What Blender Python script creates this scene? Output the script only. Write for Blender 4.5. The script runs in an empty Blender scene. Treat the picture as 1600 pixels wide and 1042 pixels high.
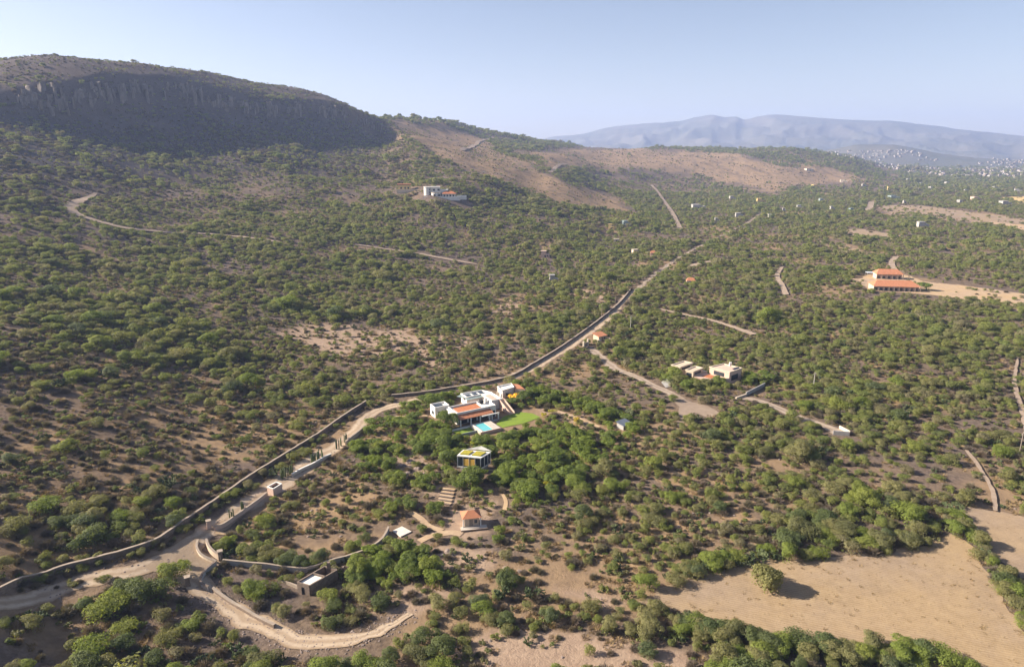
import bpy, bmesh, math, random
import numpy as np
from mathutils import Vector, Matrix

SC = bpy.context.scene
COL = SC.collection
RAD = math.radians
rng = np.random.default_rng(7)
random.seed(7)

# ---------------------------------------------------------------- camera, sky, sun, exposure
CAM_H, PITCH, FPX = 100.0, RAD(15.0), 1067.0
cam_d = bpy.data.cameras.new('camera')
cam = bpy.data.objects.new('camera', cam_d)
COL.objects.link(cam)
SC.camera = cam
cam.location = (0, 0, CAM_H)
cam.rotation_euler = (RAD(90) - PITCH, 0, 0)
cam_d.sensor_fit = 'HORIZONTAL'
cam_d.sensor_width = 36.0
cam_d.lens = 36.0 * FPX / 1600.0
cam_d.clip_start, cam_d.clip_end = 1.0, 60000.0

SUN_EL, SUN_AZ = RAD(28.0), RAD(-84.0)          # azimuth clockwise from +Y: the sun stands at the left
W = bpy.data.worlds.new('World')
SC.world = W
W.use_nodes = True
nt = W.node_tree
nt.nodes.clear()
sky = nt.nodes.new('ShaderNodeTexSky')
sky.sky_type = 'NISHITA'
sky.sun_disc = False
sky.sun_elevation = SUN_EL
sky.sun_rotation = SUN_AZ
sky.altitude = 1800.0
sky.air_density = 1.0
sky.dust_density = 3.0
sky.ozone_density = 0.8
bg = nt.nodes.new('ShaderNodeBackground')
bg.inputs['Strength'].default_value = 0.058
wo = nt.nodes.new('ShaderNodeOutputWorld')
tint = nt.nodes.new('ShaderNodeMix'); tint.data_type = 'RGBA'; tint.blend_type = 'MULTIPLY'
tint.inputs[0].default_value = 1.0; tint.inputs[7].default_value = (1.16, .985, .91, 1)
nt.links.new(sky.outputs[0], tint.inputs[6])
nt.links.new(tint.outputs[2], bg.inputs['Color'])
nt.links.new(bg.outputs[0], wo.inputs['Surface'])

sun_d = bpy.data.lights.new('sun', 'SUN')
sun_d.energy = 5.0
sun_d.angle = RAD(0.6)
sun_d.color = (1.0, 0.90, 0.76)
sun = bpy.data.objects.new('sun', sun_d)
COL.objects.link(sun)
sdir = Vector((math.sin(SUN_AZ) * math.cos(SUN_EL), math.cos(SUN_AZ) * math.cos(SUN_EL), math.sin(SUN_EL)))
sun.rotation_euler = sdir.to_track_quat('Z', 'Y').to_euler()
sun.location = (-300, 0, 400)

SC.view_settings.view_transform = 'Standard'
SC.view_settings.look = 'None'
SC.view_settings.gamma = 1.0
SC.view_settings.use_curve_mapping = False
SC.view_settings.exposure = 1.48
SC.render.engine = 'CYCLES'
cy = SC.cycles
cy.use_denoising = True
try:
    cy.denoiser = 'OPENIMAGEDENOISE'
    cy.denoising_prefilter = 'ACCURATE'
except Exception:
    pass
cy.max_bounces = 5
cy.diffuse_bounces = 2
cy.glossy_bounces = 2
cy.transmission_bounces = 3
cy.volume_bounces = 1
cy.transparent_max_bounces = 6
cy.use_adaptive_sampling = True
cy.adaptive_threshold = 0.02
cy.caustics_reflective = False
cy.caustics_refractive = False

# ---------------------------------------------------------------- rays through photograph pixels (1600 x 1042)
SP, CP = math.sin(PITCH), math.cos(PITCH)

def ray(u, v):
    a = (np.asarray(u, float) - 800) / FPX
    b = (521 - np.asarray(v, float)) / FPX
    y = CP + SP * b
    z = -SP + CP * b
    h = np.sqrt(a * a + y * y)
    return np.arctan2(a, y), z / h            # azimuth from +Y, slope per metre of ground

def project(x, y, z):
    dz = z - CAM_H
    fwd = y * CP - dz * SP
    up = y * SP + dz * CP
    fwd = np.maximum(fwd, 1e-3)
    return 800 + FPX * x / fwd, 521 - FPX * up / fwd, fwd

# ---------------------------------------------------------------- noise
def _hash(ix, iy, seed):
    n = (ix.astype(np.int64) * 374761393 + iy.astype(np.int64) * 668265263 + seed * 974711) & 0x7fffffff
    n = ((n ^ (n >> 13)) * 1274126177) & 0x7fffffff
    n = n ^ (n >> 16)
    return (n & 0xffff) / 65535.0

def vnoise(x, y, seed=0):
    x = np.asarray(x, float); y = np.asarray(y, float)
    ix = np.floor(x); iy = np.floor(y)
    fx = x - ix; fy = y - iy
    fx = fx * fx * fx * (fx * (fx * 6 - 15) + 10); fy = fy * fy * fy * (fy * (fy * 6 - 15) + 10)
    a = _hash(ix, iy, seed); b = _hash(ix + 1, iy, seed)
    c = _hash(ix, iy + 1, seed); d = _hash(ix + 1, iy + 1, seed)
    return (a + (b - a) * fx) * (1 - fy) + (c + (d - c) * fx) * fy

def fbm(x, y, seed=0, o=4):
    t = 0; amp = 0.5; tot = 0
    for k in range(o):
        t = t + amp * vnoise(x * 2 ** k + 17.3 * k, y * 2 ** k - 9.1 * k, seed + k)
        tot += amp; amp *= 0.5
    return t / tot

def pchip(xs, ys, xq):
    """monotone cubic interpolation, one table"""
    xs = np.asarray(xs, float); ys = np.asarray(ys, float)
    h = np.diff(xs); d = np.diff(ys) / h
    m = np.zeros_like(ys)
    for i in range(1, len(xs) - 1):
        if d[i - 1] * d[i] > 0:
            w1 = 2 * h[i] + h[i - 1]; w2 = h[i] + 2 * h[i - 1]
            m[i] = (w1 + w2) / (w1 / d[i - 1] + w2 / d[i])
    m[0] = d[0]; m[-1] = d[-1]
    xq = np.clip(xq, xs[0], xs[-1])
    k = np.clip(np.searchsorted(xs, xq) - 1, 0, len(xs) - 2)
    t = (xq - xs[k]) / h[k]
    return ((2 * t ** 3 - 3 * t ** 2 + 1) * ys[k] + (t ** 3 - 2 * t ** 2 + t) * h[k] * m[k]
            + (-2 * t ** 3 + 3 * t ** 2) * ys[k + 1] + (t ** 3 - t ** 2) * h[k] * m[k + 1])

# ---------------------------------------------------------------- relief: one profile per bearing, knots matched across bearings
# each knot: (photo row, ground distance in metres); None = lies on the flat plain
PROF = {
    -260: [(1042, 150), (800, 212), (700, 250), (600, 300), (500, 385), (430, 480), (360, 600), (300, 730), (230, 930), (190, 1040), (158, 1075), (118, 1380)],
    0:    [(1042, 150), (800, 205), (700, 242), (600, 292), (500, 375), (430, 470), (360, 590), (300, 720), (230, 920), (185, 1050), (152, 1085), (108, 1400)],
    150:  [(1042, 140), (800, 196), (700, 237), (600, 292), (500, 385), (430, 490), (360, 620), (305, 760), (245, 930), (192, 1080), (128, 1125), (104, 1500)],
    300:  [(1042, None), (800, 193), (700, 237), (600, 300), (500, 400), (430, 510), (375, 630), (325, 770), (265, 940), (168, 1215), (123, 1255), (114, 1550)],
    450:  [(1042, None), (800, None), (700, 231), (600, 300), (500, 410), (430, 525), (380, 630), (330, 770), (265, 980), (184, 1330), (154, 1362), (141, 1750)],
    520:  [(1042, None), (800, None), (700, None), (600, 296), (500, 410), (430, 535), (380, 640), (330, 790), (268, 1010), (190, 1420), (160, 1452), (154, 1760)],
    600:  [(1042, None), (800, None), (700, None), (600, None), (500, 410), (430, 540), (380, 650), (330, 800), (270, 1050), (210, 1500), (187, 1540), (185, 1850)],
    690:  [(1042, None), (800, None), (700, None), (600, None), (500, None), (430, 550), (380, 660), (337, 765), (303, 845), (275, 1000), (205, 1800), (190, 2100)],
    770:  [(1042, None), (800, None), (700, None), (600, None), (500, None), (430, 555), (380, 680), (340, 790), (300, 950), (262, 1250), (220, 2000), (207, 2600)],
    850:  [(1042, None), (800, None), (700, None), (600, None), (500, None), (430, None), (380, 700), (340, 850), (290, 1180), (256, 1500), (234, 2050), (221, 2700)],
    950:  [(1042, None), (800, None), (700, None), (600, None), (500, None), (430, None), (380, 760), (340, 950), (318, 1150), (285, 1600), (252, 2200), (232, 2700)],
    1100: [(1042, None), (800, None), (700, None), (600, None), (500, None), (430, None), (380, None), (340, None), (315, None), (290, 1950), (246, 2550), (233, 3100)],
    1200: [(1042, None), (800, None), (700, None), (600, None), (500, None), (430, None), (380, None), (340, None), (315, None), (289, 2000), (250, 2600), (233, 3100)],
    1290: [(1042, None), (800, None), (700, None), (600, None), (500, None), (430, None), (380, None), (340, None), (320, None), (287, 2200), (262, 2650), (247, 3100)],
    1370: [(1042, None), (800, None), (700, None), (600, None), (500, None), (430, None), (380, None), (345, None), (325, None), (302, None), (280, 2600), (270, 3000)],
    1460: [(1042, None), (800, None), (700, None), (600, None), (500, None), (430, None), (380, None), (345, None), (325, None), (308, None), (290, None), (276, None)],
    1900: [(1042, None), (800, None), (700, None), (600, None), (500, None), (430, None), (380, None), (345, None), (325, None), (308, None), (290, None), (276, None)],
}
us = sorted(PROF)
az_k, r_k, z_k = [], [], []
for u in us:
    rr, zz, az0 = [], [], []
    for v, r in PROF[u]:
        az, s = ray(u, v)
        if r is None:
            r = CAM_H / -s
        rr.append(float(r)); zz.append(float(CAM_H + r * s)); az0.append(float(az))
    az_k.append(az0[5]); r_k.append(rr); z_k.append(zz)
az_k = np.array(az_k); r_k = np.array(r_k); z_k = np.array(z_k)

NA, NR = 470, 680
R0, R1 = 55.0, 12800.0
AZ = np.linspace(RAD(-50), RAD(50), NA)
LR = np.linspace(math.log(R0), math.log(R1), NR)
RR = np.exp(LR)
NK = r_k.shape[1]
rk_az = np.stack([np.exp(pchip(az_k, np.log(r_k[:, k]), AZ)) for k in range(NK)], 1)
zk_az = np.stack([pchip(az_k, z_k[:, k], AZ) for k in range(NK)], 1)
# the mesa's two lines (foot and rim of the cliff) are kept crisp
Z = np.zeros((NA, NR))
for i in range(NA):
    r = rk_az[i]; z = zk_az[i]
    last = r[-1]
    xs = np.concatenate([[math.log(R0)], np.log(r), np.log([last * 1.25, last * 1.8, last * 2.6, R1])])
    zs = np.concatenate([[z[0] * 0.6], z, [z[-1] * 0.97, z[-1] * 0.55, 0, 0]])
    Z[i] = pchip(xs, zs, LR)
AA, RG = np.meshgrid(AZ, RR, indexing='ij')
GX = np.sin(AA) * RG; GY = np.cos(AA) * RG
hill = np.clip((Z - 4) / 40, 0, 1)
Z0 = Z.copy()
Z += hill * (fbm(GX / 210, GY / 210, 3, 3) - .5) * 16 * np.clip(RG / 700, .3, 1.3)
Z += hill * (fbm(GX / 60, GY / 60, 11, 3) - .5) * 5
Z += (fbm(GX / 30, GY / 30, 21, 3) - .5) * (0.5 + 1.0 * hill)

def H(x, y):
    """height of the ground sheet"""
    x = np.asarray(x, float); y = np.asarray(y, float)
    fa = np.clip((np.arctan2(x, y) - AZ[0]) / (AZ[1] - AZ[0]), 0, NA - 1.001)
    fr = np.clip((np.log(np.hypot(x, y) + 1e-6) - LR[0]) / (LR[1] - LR[0]), 0, NR - 1.001)
    i = fa.astype(int); j = fr.astype(int); fa = fa - i; fr = fr - j
    return (Z[i, j] * (1 - fa) + Z[i + 1, j] * fa) * (1 - fr) + (Z[i, j + 1] * (1 - fa) + Z[i + 1, j + 1] * fa) * fr

RQ = np.exp(np.linspace(math.log(60), math.log(12500), 5000))
def at(u, v, dz=0.0):
    """the first ground point met by the ray through photo pixel (u, v)"""
    az, s = ray(u, v)
    az = float(az); s = float(s)
    zz = H(np.sin(az) * RQ, np.cos(az) * RQ) + dz
    hit = np.nonzero(CAM_H + s * RQ <= zz)[0]
    k = hit[0] if len(hit) else len(RQ) - 1
    r = RQ[k]
    return Vector((math.sin(az) * r, math.cos(az) * r, float(H(math.sin(az) * r, math.cos(az) * r))))

def atw(pts):
    return [at(u, v) for u, v in pts]

# ---------------------------------------------------------------- small helpers
def tag(o, label=None, cat=None, group=None, kind=None):
    if label: o['label'] = label
    if cat: o['category'] = cat
    if group: o['group'] = group
    if kind: o['kind'] = kind
    return o

def empty(name, loc=(0, 0, 0), rz=0.0, label=None, cat=None, group=None):
    o = bpy.data.objects.new(name, None)
    COL.objects.link(o)
    o.location = loc; o.rotation_euler = (0, 0, rz)
    o.empty_display_size = 1.0
    return tag(o, label, cat, group)

class MB:
    """collects boxes, prisms, tubes into ONE mesh object"""
    def __init__(self):
        self.v = []; self.f = []
    def add(self, verts, faces):
        n = len(self.v)
        self.v += [tuple(p) for p in verts]
        self.f += [tuple(i + n for i in f) for f in faces]
        return self
    def box(self, x0, x1, y0, y1, z0, z1):
        return self.add([(x0, y0, z0), (x1, y0, z0), (x1, y1, z0), (x0, y1, z0), (x0, y0, z1), (x1, y0, z1), (x1, y1, z1), (x0, y1, z1)],
                        [(0, 3, 2, 1), (4, 5, 6, 7), (0, 1, 5, 4), (1, 2, 6, 5), (2, 3, 7, 6), (3, 0, 4, 7)])
    def prism(self, poly, z0, z1):
        n = len(poly)
        a = sum(poly[i][0] * poly[(i + 1) % n][1] - poly[(i + 1) % n][0] * poly[i][1] for i in range(n))
        if a < 0: poly = poly[::-1]
        vs = [(p[0], p[1], z0) for p in poly] + [(p[0], p[1], z1) for p in poly]
        return self.add(vs, [tuple(range(n))[::-1], tuple(range(n, 2 * n))] + [(i, (i + 1) % n, n + (i + 1) % n, n + i) for i in range(n)])
    def bar(self, p, q, w, h):
        """square beam from p to q"""
        p = Vector(p); q = Vector(q); d = (q - p).normalized()
        s = d.cross(Vector((0, 0, 1)))
        if s.length < 1e-3: s = Vector((1, 0, 0))
        s.normalize(); t = s.cross(d).normalized()
        vs = [c + s * a * w / 2 + t * b * h / 2 for c in (p, q) for a, b in ((-1, -1), (1, -1), (1, 1), (-1, 1))]
        return self.add(vs, [(0, 1, 2, 3), (7, 6, 5, 4), (0, 4, 5, 1), (1, 5, 6, 2), (2, 6, 7, 3), (3, 7, 4, 0)])
    def tube(self, pts, rad, n=6):
        rings = []
        for i, (p, r) in enumerate(zip(pts, rad)):
            p = Vector(p)
            d = (Vector(pts[min(i + 1, len(pts) - 1)]) - Vector(pts[max(i - 1, 0)])).normalized()
            s = d.cross(Vector((0.13, 0.9, 0.2))).normalized(); t = d.cross(s)
            rings.append([p + (s * math.cos(2 * math.pi * k / n) + t * math.sin(2 * math.pi * k / n)) * r for k in range(n)])
        vs = [p for g in rings for p in g]; fs = []
        for i in range(len(rings) - 1):
            for k in range(n):
                a = i * n + k; b = i * n + (k + 1) % n
                fs.append((a, b, b + n, a + n))
        fs.append(tuple(range(n))[::-1]); fs.append(tuple(range(len(vs) - n, len(vs))))
        return self.add(vs, fs)
    def mesh(self, name, mat, smooth=False):
        m = bpy.data.meshes.new(name)
        m.from_pydata([tuple(p) for p in self.v], [], self.f)
        m.materials.append(mat)
        if smooth:
            m.polygons.foreach_set('use_smooth', [True] * len(m.polygons))
        m.update()
        return m
    def build(self, name, mat, parent=None, smooth=False):
        o = bpy.data.objects.new(name, self.mesh(name, mat, smooth))
        COL.objects.link(o)
        if parent is not None: o.parent = parent
        return o

def fast_mesh(name, verts, faces, mat, smooth=False):
    """verts (n,3), faces (m,k) arrays of one face size"""
    m = bpy.data.meshes.new(name)
    verts = np.asarray(verts, np.float32); faces = np.asarray(faces, np.int32)
    k = faces.shape[1]
    m.vertices.add(len(verts)); m.vertices.foreach_set('co', verts.ravel())
    m.loops.add(faces.size); m.loops.foreach_set('vertex_index', faces.ravel())
    m.polygons.add(len(faces))
    m.polygons.foreach_set('loop_start', np.arange(0, faces.size, k, dtype=np.int32))
    m.polygons.foreach_set('use_smooth', np.full(len(faces), smooth))
    if mat is not None: m.materials.append(mat)
    m.update(calc_edges=True)
    m.validate()
    return m

def link(name, mesh, parent=None, loc=None, rz=None):
    o = bpy.data.objects.new(name, mesh)
    COL.objects.link(o)
    if parent is not None: o.parent = parent
    if loc is not None: o.location = loc
    if rz is not None: o.rotation_euler = (0, 0, rz)
    return o

def copy_tree(root, loc, rz=0.0, scale=None):
    c = root.copy(); COL.objects.link(c)
    c.location = loc; c.rotation_euler = (0, 0, rz)
    if scale is not None: c.scale = scale
    for ch in root.children:
        d = ch.copy(); COL.objects.link(d); d.parent = c
        for g in ch.children:
            e = g.copy(); COL.objects.link(e); e.parent = d
    return c

# ---------------------------------------------------------------- materials
def new_mat(name):
    m = bpy.data.materials.new(name); m.use_nodes = True
    t = m.node_tree; b = t.nodes['Principled BSDF']
    b.inputs['Roughness'].default_value = 0.85
    b.inputs['Specular IOR Level'].default_value = 0.2
    return m, t, b

def nd(t, typ, **kw):
    n = t.nodes.new(typ)
    for k, v in kw.items(): setattr(n, k, v)
    return n

def noise(t, vec, scale, detail=4, rough=0.55):
    n = nd(t, 'ShaderNodeTexNoise')
    n.inputs['Scale'].default_value = scale; n.inputs['Detail'].default_value = detail; n.inputs['Roughness'].default_value = rough
    t.links.new(vec, n.inputs['Vector'])
    return n.outputs['Fac']

def ramp(t, fac, stops):
    n = nd(t, 'ShaderNodeValToRGB')
    el = n.color_ramp.elements
    while len(el) < len(stops): el.new(0.5)
    for e, (p, c) in zip(el, stops):
        e.position = p
        e.color = (c, c, c, 1) if isinstance(c, (int, float)) else (*c, 1)
    t.links.new(fac, n.inputs['Fac'])
    return n.outputs['Color']

def mix(t, fac, a, b, blend='MIX'):
    n = nd(t, 'ShaderNodeMix', data_type='RGBA', blend_type=blend)
    for s, val in ((0, fac), (6, a), (7, b)):
        if isinstance(val, (int, float)): n.inputs[s].default_value = val
        elif isinstance(val, tuple): n.inputs[s].default_value = (*val, 1)
        else: t.links.new(val, n.inputs[s])
    return n.outputs[2]

def math_n(t, op, a, b=0.0, clamp=False):
    n = nd(t, 'ShaderNodeMath', operation=op); n.use_clamp = clamp
    for s, val in ((0, a), (1, b)):
        if isinstance(val, (int, float)): n.inputs[s].default_value = val
        else: t.links.new(val, n.inputs[s])
    return n.outputs[0]

def attr(t, name):
    n = nd(t, 'ShaderNodeAttribute'); n.attribute_name = name
    return n.outputs['Fac']

def pos(t):
    return nd(t, 'ShaderNodeNewGeometry').outputs['Position']

def bump(t, b, h, strength, dist):
    n = nd(t, 'ShaderNodeBump'); n.inputs['Strength'].default_value = strength; n.inputs['Distance'].default_value = dist
    t.links.new(h, n.inputs['Height']); t.links.new(n.outputs[0], b.inputs['Normal'])

def plain(name, c1, c2=None, scale=0.8, rough=0.85, bumpd=0.0, spec=0.2):
    """two tones of one paint, plaster, stone or metal, broken up by noise"""
    m, t, b = new_mat(name)
    c2 = c2 or tuple(x * 0.8 for x in c1)
    p = pos(t)
    f1 = noise(t, p, scale, 5, 0.65)
    c = mix(t, ramp(t, f1, [(0.3, 0.0), (0.7, 1.0)]), c1, c2)
    t.links.new(c, b.inputs['Base Color'])
    b.inputs['Roughness'].default_value = rough
    b.inputs['Specular IOR Level'].default_value = spec
    if bumpd: bump(t, b, noise(t, p, scale * 6, 4), 0.6, bumpd)
    return m

def leaf_mat(name, cols, transl=1.0):
    """foliage: every plant takes its own tone between the given ones"""
    m, t, b = new_mat(name)
    oi = nd(t, 'ShaderNodeObjectInfo')
    n = len(cols)
    c = ramp(t, oi.outputs['Random'], [(i / (n - 1) if n > 1 else 0, cols[i]) for i in range(n)])
    p = pos(t)
    c = mix(t, ramp(t, noise(t, p, 0.7, 3), [(0.35, 0.0), (0.65, 1.0)]), c, mix(t, 1.0, c, (0.78, 0.80, 0.70), 'MULTIPLY'))
    c = mix(t, ramp(t, noise(t, p, 3.1, 2), [(0.4, 0.0), (0.7, 0.55)]), c, mix(t, 1.0, c, (1.35, 1.28, 1.25), 'MULTIPLY'))
    t.links.new(c, b.inputs['Base Color'])
    b.inputs['Roughness'].default_value = 0.7
    b.inputs['Specular IOR Level'].default_value = 0.15
    tr = nd(t, 'ShaderNodeBsdfTranslucent')
    t.links.new(mix(t, 1.0, c, (1.15 * transl, 1.15 * transl, 0.6 * transl), 'MULTIPLY'), tr.inputs['Color'])
    mx = nd(t, 'ShaderNodeAddShader')          # a leaf sends light back and lets about as much through
    t.links.new(b.outputs[0], mx.inputs[0]); t.links.new(tr.outputs[0], mx.inputs[1])
    t.links.new(mx.outputs[0], t.nodes['Material Output'].inputs['Surface'])
    return m
# ---------------------------------------------------------------- land: ground sheet
def inpoly(px, py, poly):
    inside = np.zeros(np.shape(px), bool)
    n = len(poly)
    for i in range(n):
        x0, y0 = poly[i]; x1, y1 = poly[(i + 1) % n]
        if y0 == y1: continue
        c = ((y0 > py) != (y1 > py)) & (px < (x1 - x0) * (py - y0) / (y1 - y0) + x0)
        inside ^= c
    return inside

def seg_dist(x, y, pts):
    """distance from points to a polyline"""
    d = np.full(np.shape(x), 1e9)
    for a, b in zip(pts[:-1], pts[1:]):
        ax, ay, bx, by = a[0], a[1], b[0], b[1]
        L = (bx - ax) ** 2 + (by - ay) ** 2 + 1e-9
        t = np.clip(((x - ax) * (bx - ax) + (y - ay) * (by - ay)) / L, 0, 1)
        d = np.minimum(d, np.hypot(x - ax - t * (bx - ax), y - ay - t * (by - ay)))
    return d

def smooth_line(pts, step=2.0):
    """Catmull-Rom through world points, resampled"""
    P = [Vector((p[0], p[1])) for p in pts]
    P = [P[0] * 2 - P[1]] + P + [P[-1] * 2 - P[-2]]
    out = []
    for i in range(1, len(P) - 2):
        a, b, c, d = P[i - 1], P[i], P[i + 1], P[i + 2]
        n = max(2, int((c - b).length / step))
        for k in range(n):
            t = k / n
            out.append(0.5 * ((2 * b) + (c - a) * t + (2 * a - 5 * b + 4 * c - d) * t * t + (3 * b - a - 3 * c + d) * t ** 3))
    out.append(P[-2])
    return [(p.x, p.y) for p in out]

DRY_UV = [
    [(612, 190), (700, 196), (760, 215), (790, 238), (850, 262), (905, 288), (970, 308), (1008, 332), (900, 324), (815, 300), (755, 275), (700, 250), (640, 222)],
    [(800, 236), (930, 231), (1060, 235), (1165, 243), (1210, 256), (1300, 264), (1350, 276), (1330, 286), (1262, 292), (1200, 298), (1120, 288), (1080, 272), (1040, 265), (960, 268), (880, 260)],
    [(1130, 248), (1320, 256), (1372, 278), (1290, 284), (1200, 262)],
    [(-60, 108), (60, 98), (200, 92), (330, 106), (480, 136), (600, 170), (620, 192), (540, 168), (450, 153), (330, 127), (150, 126), (-60, 140)],
    [(60, 560), (160, 555), (330, 590), (470, 640), (560, 650), (480, 690), (350, 720), (250, 690), (120, 640)],
    [(995, 680), (1130, 740), (1270, 790), (1130, 850), (990, 915), (800, 865), (880, 790)],
    [(0, 690), (120, 660), (300, 720), (330, 800), (240, 860), (60, 900), (-40, 880)],
    [(390, 790), (520, 700), (560, 760), (640, 800), (600, 840), (480, 860), (380, 850)],
]
BARE_UV = [
    [(415, 522), (500, 503), (560, 512), (640, 518), (715, 518), (748, 540), (690, 562), (715, 585), (680, 590), (640, 548), (560, 562), (480, 545)],
    [(680, 545), (745, 520), (720, 560), (705, 600), (690, 600)],
    [(640, 850), (690, 845), (770, 862), (775, 892), (700, 900), (665, 890)],
    [(560, 930), (640, 915), (700, 935), (640, 960), (560, 955)],
    [(770, 985), (900, 985), (1000, 1010), (1090, 1020), (1100, 1060), (740, 1060), (690, 1020)],
    [(640, 712), (690, 728), (690, 775), (640, 765), (610, 740)],
    [(690, 790), (760, 785), (770, 830), (720, 845), (690, 815)],
    [(850, 632), (905, 648), (940, 672), (900, 680), (860, 655)],
    [(850, 905), (960, 928), (1000, 945), (930, 945)],
    [(880, 450), (960, 455), (940, 475), (890, 470)],
    [(1370, 322), (1500, 330), (1560, 345), (1600, 350), (1640, 365), (1600, 362), (1500, 345), (1400, 340)],
    [(1310, 360), (1400, 372), (1400, 380), (1330, 372)],
    [(770, 470), (820, 465), (800, 500), (760, 505)],
]
# jittered copies of the photo rows give ragged borders
U, V, F = project(GX, GY, Z)
jx = (fbm(GX / 14, GY / 14, 31, 3) - .5) * 60 * 200 / np.maximum(RG, 150)
jy = (fbm(GX / 14, GY / 14, 41, 3) - .5) * 30 * 200 / np.maximum(RG, 150)
dry = np.zeros_like(Z); bare = np.zeros_like(Z)
vis = F > 30
wl = 14 + RG / 22
jd = (fbm(GX / wl, GY / wl, 35, 4) - .5); je = (fbm(GX / wl, GY / wl, 45, 4) - .5)
for p in DRY_UV: dry = np.maximum(dry, inpoly(U + jd * np.maximum(78 * 200 / np.maximum(RG, 150), 90), V + je * np.maximum(40 * 200 / np.maximum(RG, 150), 26), p) * 1.0)
for p in BARE_UV: bare = np.maximum(bare, inpoly(U + jx, V + jy, p) * 1.0)
for arr in (dry, bare):                      # soften by two cells
    for _ in range(2):
        arr[1:-1, 1:-1] = (arr[1:-1, 1:-1] * 2 + arr[:-2, 1:-1] + arr[2:, 1:-1] + arr[1:-1, :-2] + arr[1:-1, 2:]) / 6
# big soft patches of dead grass and of dark stony litter everywhere
dry = np.maximum(dry * np.clip(.55 + .35 * (RG > 700) + (fbm(GX / 9, GY / 9, 57, 3) - .5) * 3, .2, 1), np.clip((fbm(GX / 46, GY / 46, 51, 4) - .53) * 6, 0, .7) * (1 - .8 * hill))
stony = np.clip((fbm(GX / 33, GY / 33, 61, 4) - .48) * 7, 0, 1)

# darker, greyer soil tone over the mesa's flank and top
flank_dark = np.clip((Z - 45) / 40, 0, 1) * np.clip((620 - U) / 120, 0, 1) * (U < 700) * np.clip((V - 150) / 30, .75, 1)
dry = dry * (1 - .45 * flank_dark) * np.where((U < 600) & (V < 158) & (RG > 900), .12, 1)
gm, t, b = new_mat('dry_soil')
p = pos(t)
soil = mix(t, ramp(t, noise(t, p, 0.045, 6, .6), [(.35, 0.0), (.65, 1.0)]), (.225, .160, .110), (.140, .105, .077))
soil = mix(t, attr(t, 'flank_dark'), soil, (.082, .069, .066))
soil = mix(t, ramp(t, noise(t, p, 0.6, 5, .7), [(.42, 0.0), (.62, 1.0)]), soil, mix(t, 1.0, soil, (.55, .55, .58), 'MULTIPLY'))
straw = mix(t, ramp(t, noise(t, p, 0.25, 6, .65), [(.35, 0.0), (.65, 1.0)]), (.34, .232, .132), (.225, .152, .093))
sand = mix(t, ramp(t, noise(t, p, 0.3, 6, .7), [(.35, 0.0), (.7, 1.0)]), (.36, .26, .185), (.25, .175, .125))
stone = mix(t, ramp(t, noise(t, p, 0.9, 5, .7), [(.4, 0.0), (.6, 1.0)]), (.075, .06, .055), (.17, .132, .115))
c = mix(t, math_n(t, 'MULTIPLY', attr(t, 'stony'), .5), soil, stone)
c = mix(t, attr(t, 'dry'), c, straw)
c = mix(t, attr(t, 'bare'), c, sand)
t.links.new(c, b.inputs['Base Color'])
b.inputs['Roughness'].default_value = .95
b.inputs['Specular IOR Level'].default_value = 0.05
bump(t, b, noise(t, p, 1.2, 6, .7), 0.8, 0.35)

idx = (np.arange(NA)[:, None] * NR + np.arange(NR)[None, :])
quads = np.stack([idx[:-1, :-1], idx[1:, :-1], idx[1:, 1:], idx[:-1, 1:]], -1).reshape(-1, 4)[:, ::-1]
verts = np.stack([GX, GY, Z], -1).reshape(-1, 3)
me = fast_mesh('ground', verts, quads, gm, True)
for name, arr in (('dry', dry), ('bare', bare), ('stony', stony), ('flank_dark', flank_dark)):
    a = me.attributes.new(name, 'FLOAT', 'POINT')
    a.data.foreach_set('value', arr.ravel().astype(np.float32))
ground = link('ground', me)
tag(ground, kind='structure')

# ---------------------------------------------------------------- draped sheets and strips
def sheet(name, poly, mat, off=0.06, step=3.0, kind='structure'):
    bm = bmesh.new()
    bm.faces.new([bm.verts.new((x, y, 0)) for x, y in poly])
    xs = [p[0] for p in poly]; ys = [p[1] for p in poly]
    for lo, hi, ax in ((min(xs), max(xs), 0), (min(ys), max(ys), 1)):
        for k in range(1, int((hi - lo) / step) + 1):
            co = [0, 0, 0]; no = [0, 0, 0]; co[ax] = lo + k * step; no[ax] = 1
            bmesh.ops.bisect_plane(bm, geom=bm.verts[:] + bm.edges[:] + bm.faces[:], plane_co=co, plane_no=no)
    bmesh.ops.triangulate(bm, faces=bm.faces[:])
    zz = H([v.co.x for v in bm.verts], [v.co.y for v in bm.verts])
    for v, z in zip(bm.verts, zz): v.co.z = float(z) + off
    bmesh.ops.recalc_face_normals(bm, faces=bm.faces[:])
    if sum(f.normal.z for f in bm.faces) < 0: bmesh.ops.reverse_faces(bm, faces=bm.faces[:])
    m = bpy.data.meshes.new(name); bm.to_mesh(m); bm.free()
    m.materials.append(mat)
    m.polygons.foreach_set('use_smooth', [True] * len(m.polygons))
    return tag(link(name, m), kind=kind)

def ragged(poly, amp, step=2.0, seed=0):
    out = []
    n = len(poly)
    for i in range(n):
        a = Vector(poly[i]); b_ = Vector(poly[(i + 1) % n]); k = max(1, int((b_ - a).length / step))
        for j in range(k):
            q = a.lerp(b_, j / k)
            out.append((q.x + amp * (fbm(q.x / 6, q.y / 6, seed, 3) - .5) * 2, q.y + amp * (fbm(q.x / 6, q.y / 6, seed + 9, 3) - .5) * 2))
    return [(float(x), float(y)) for x, y in out]

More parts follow.
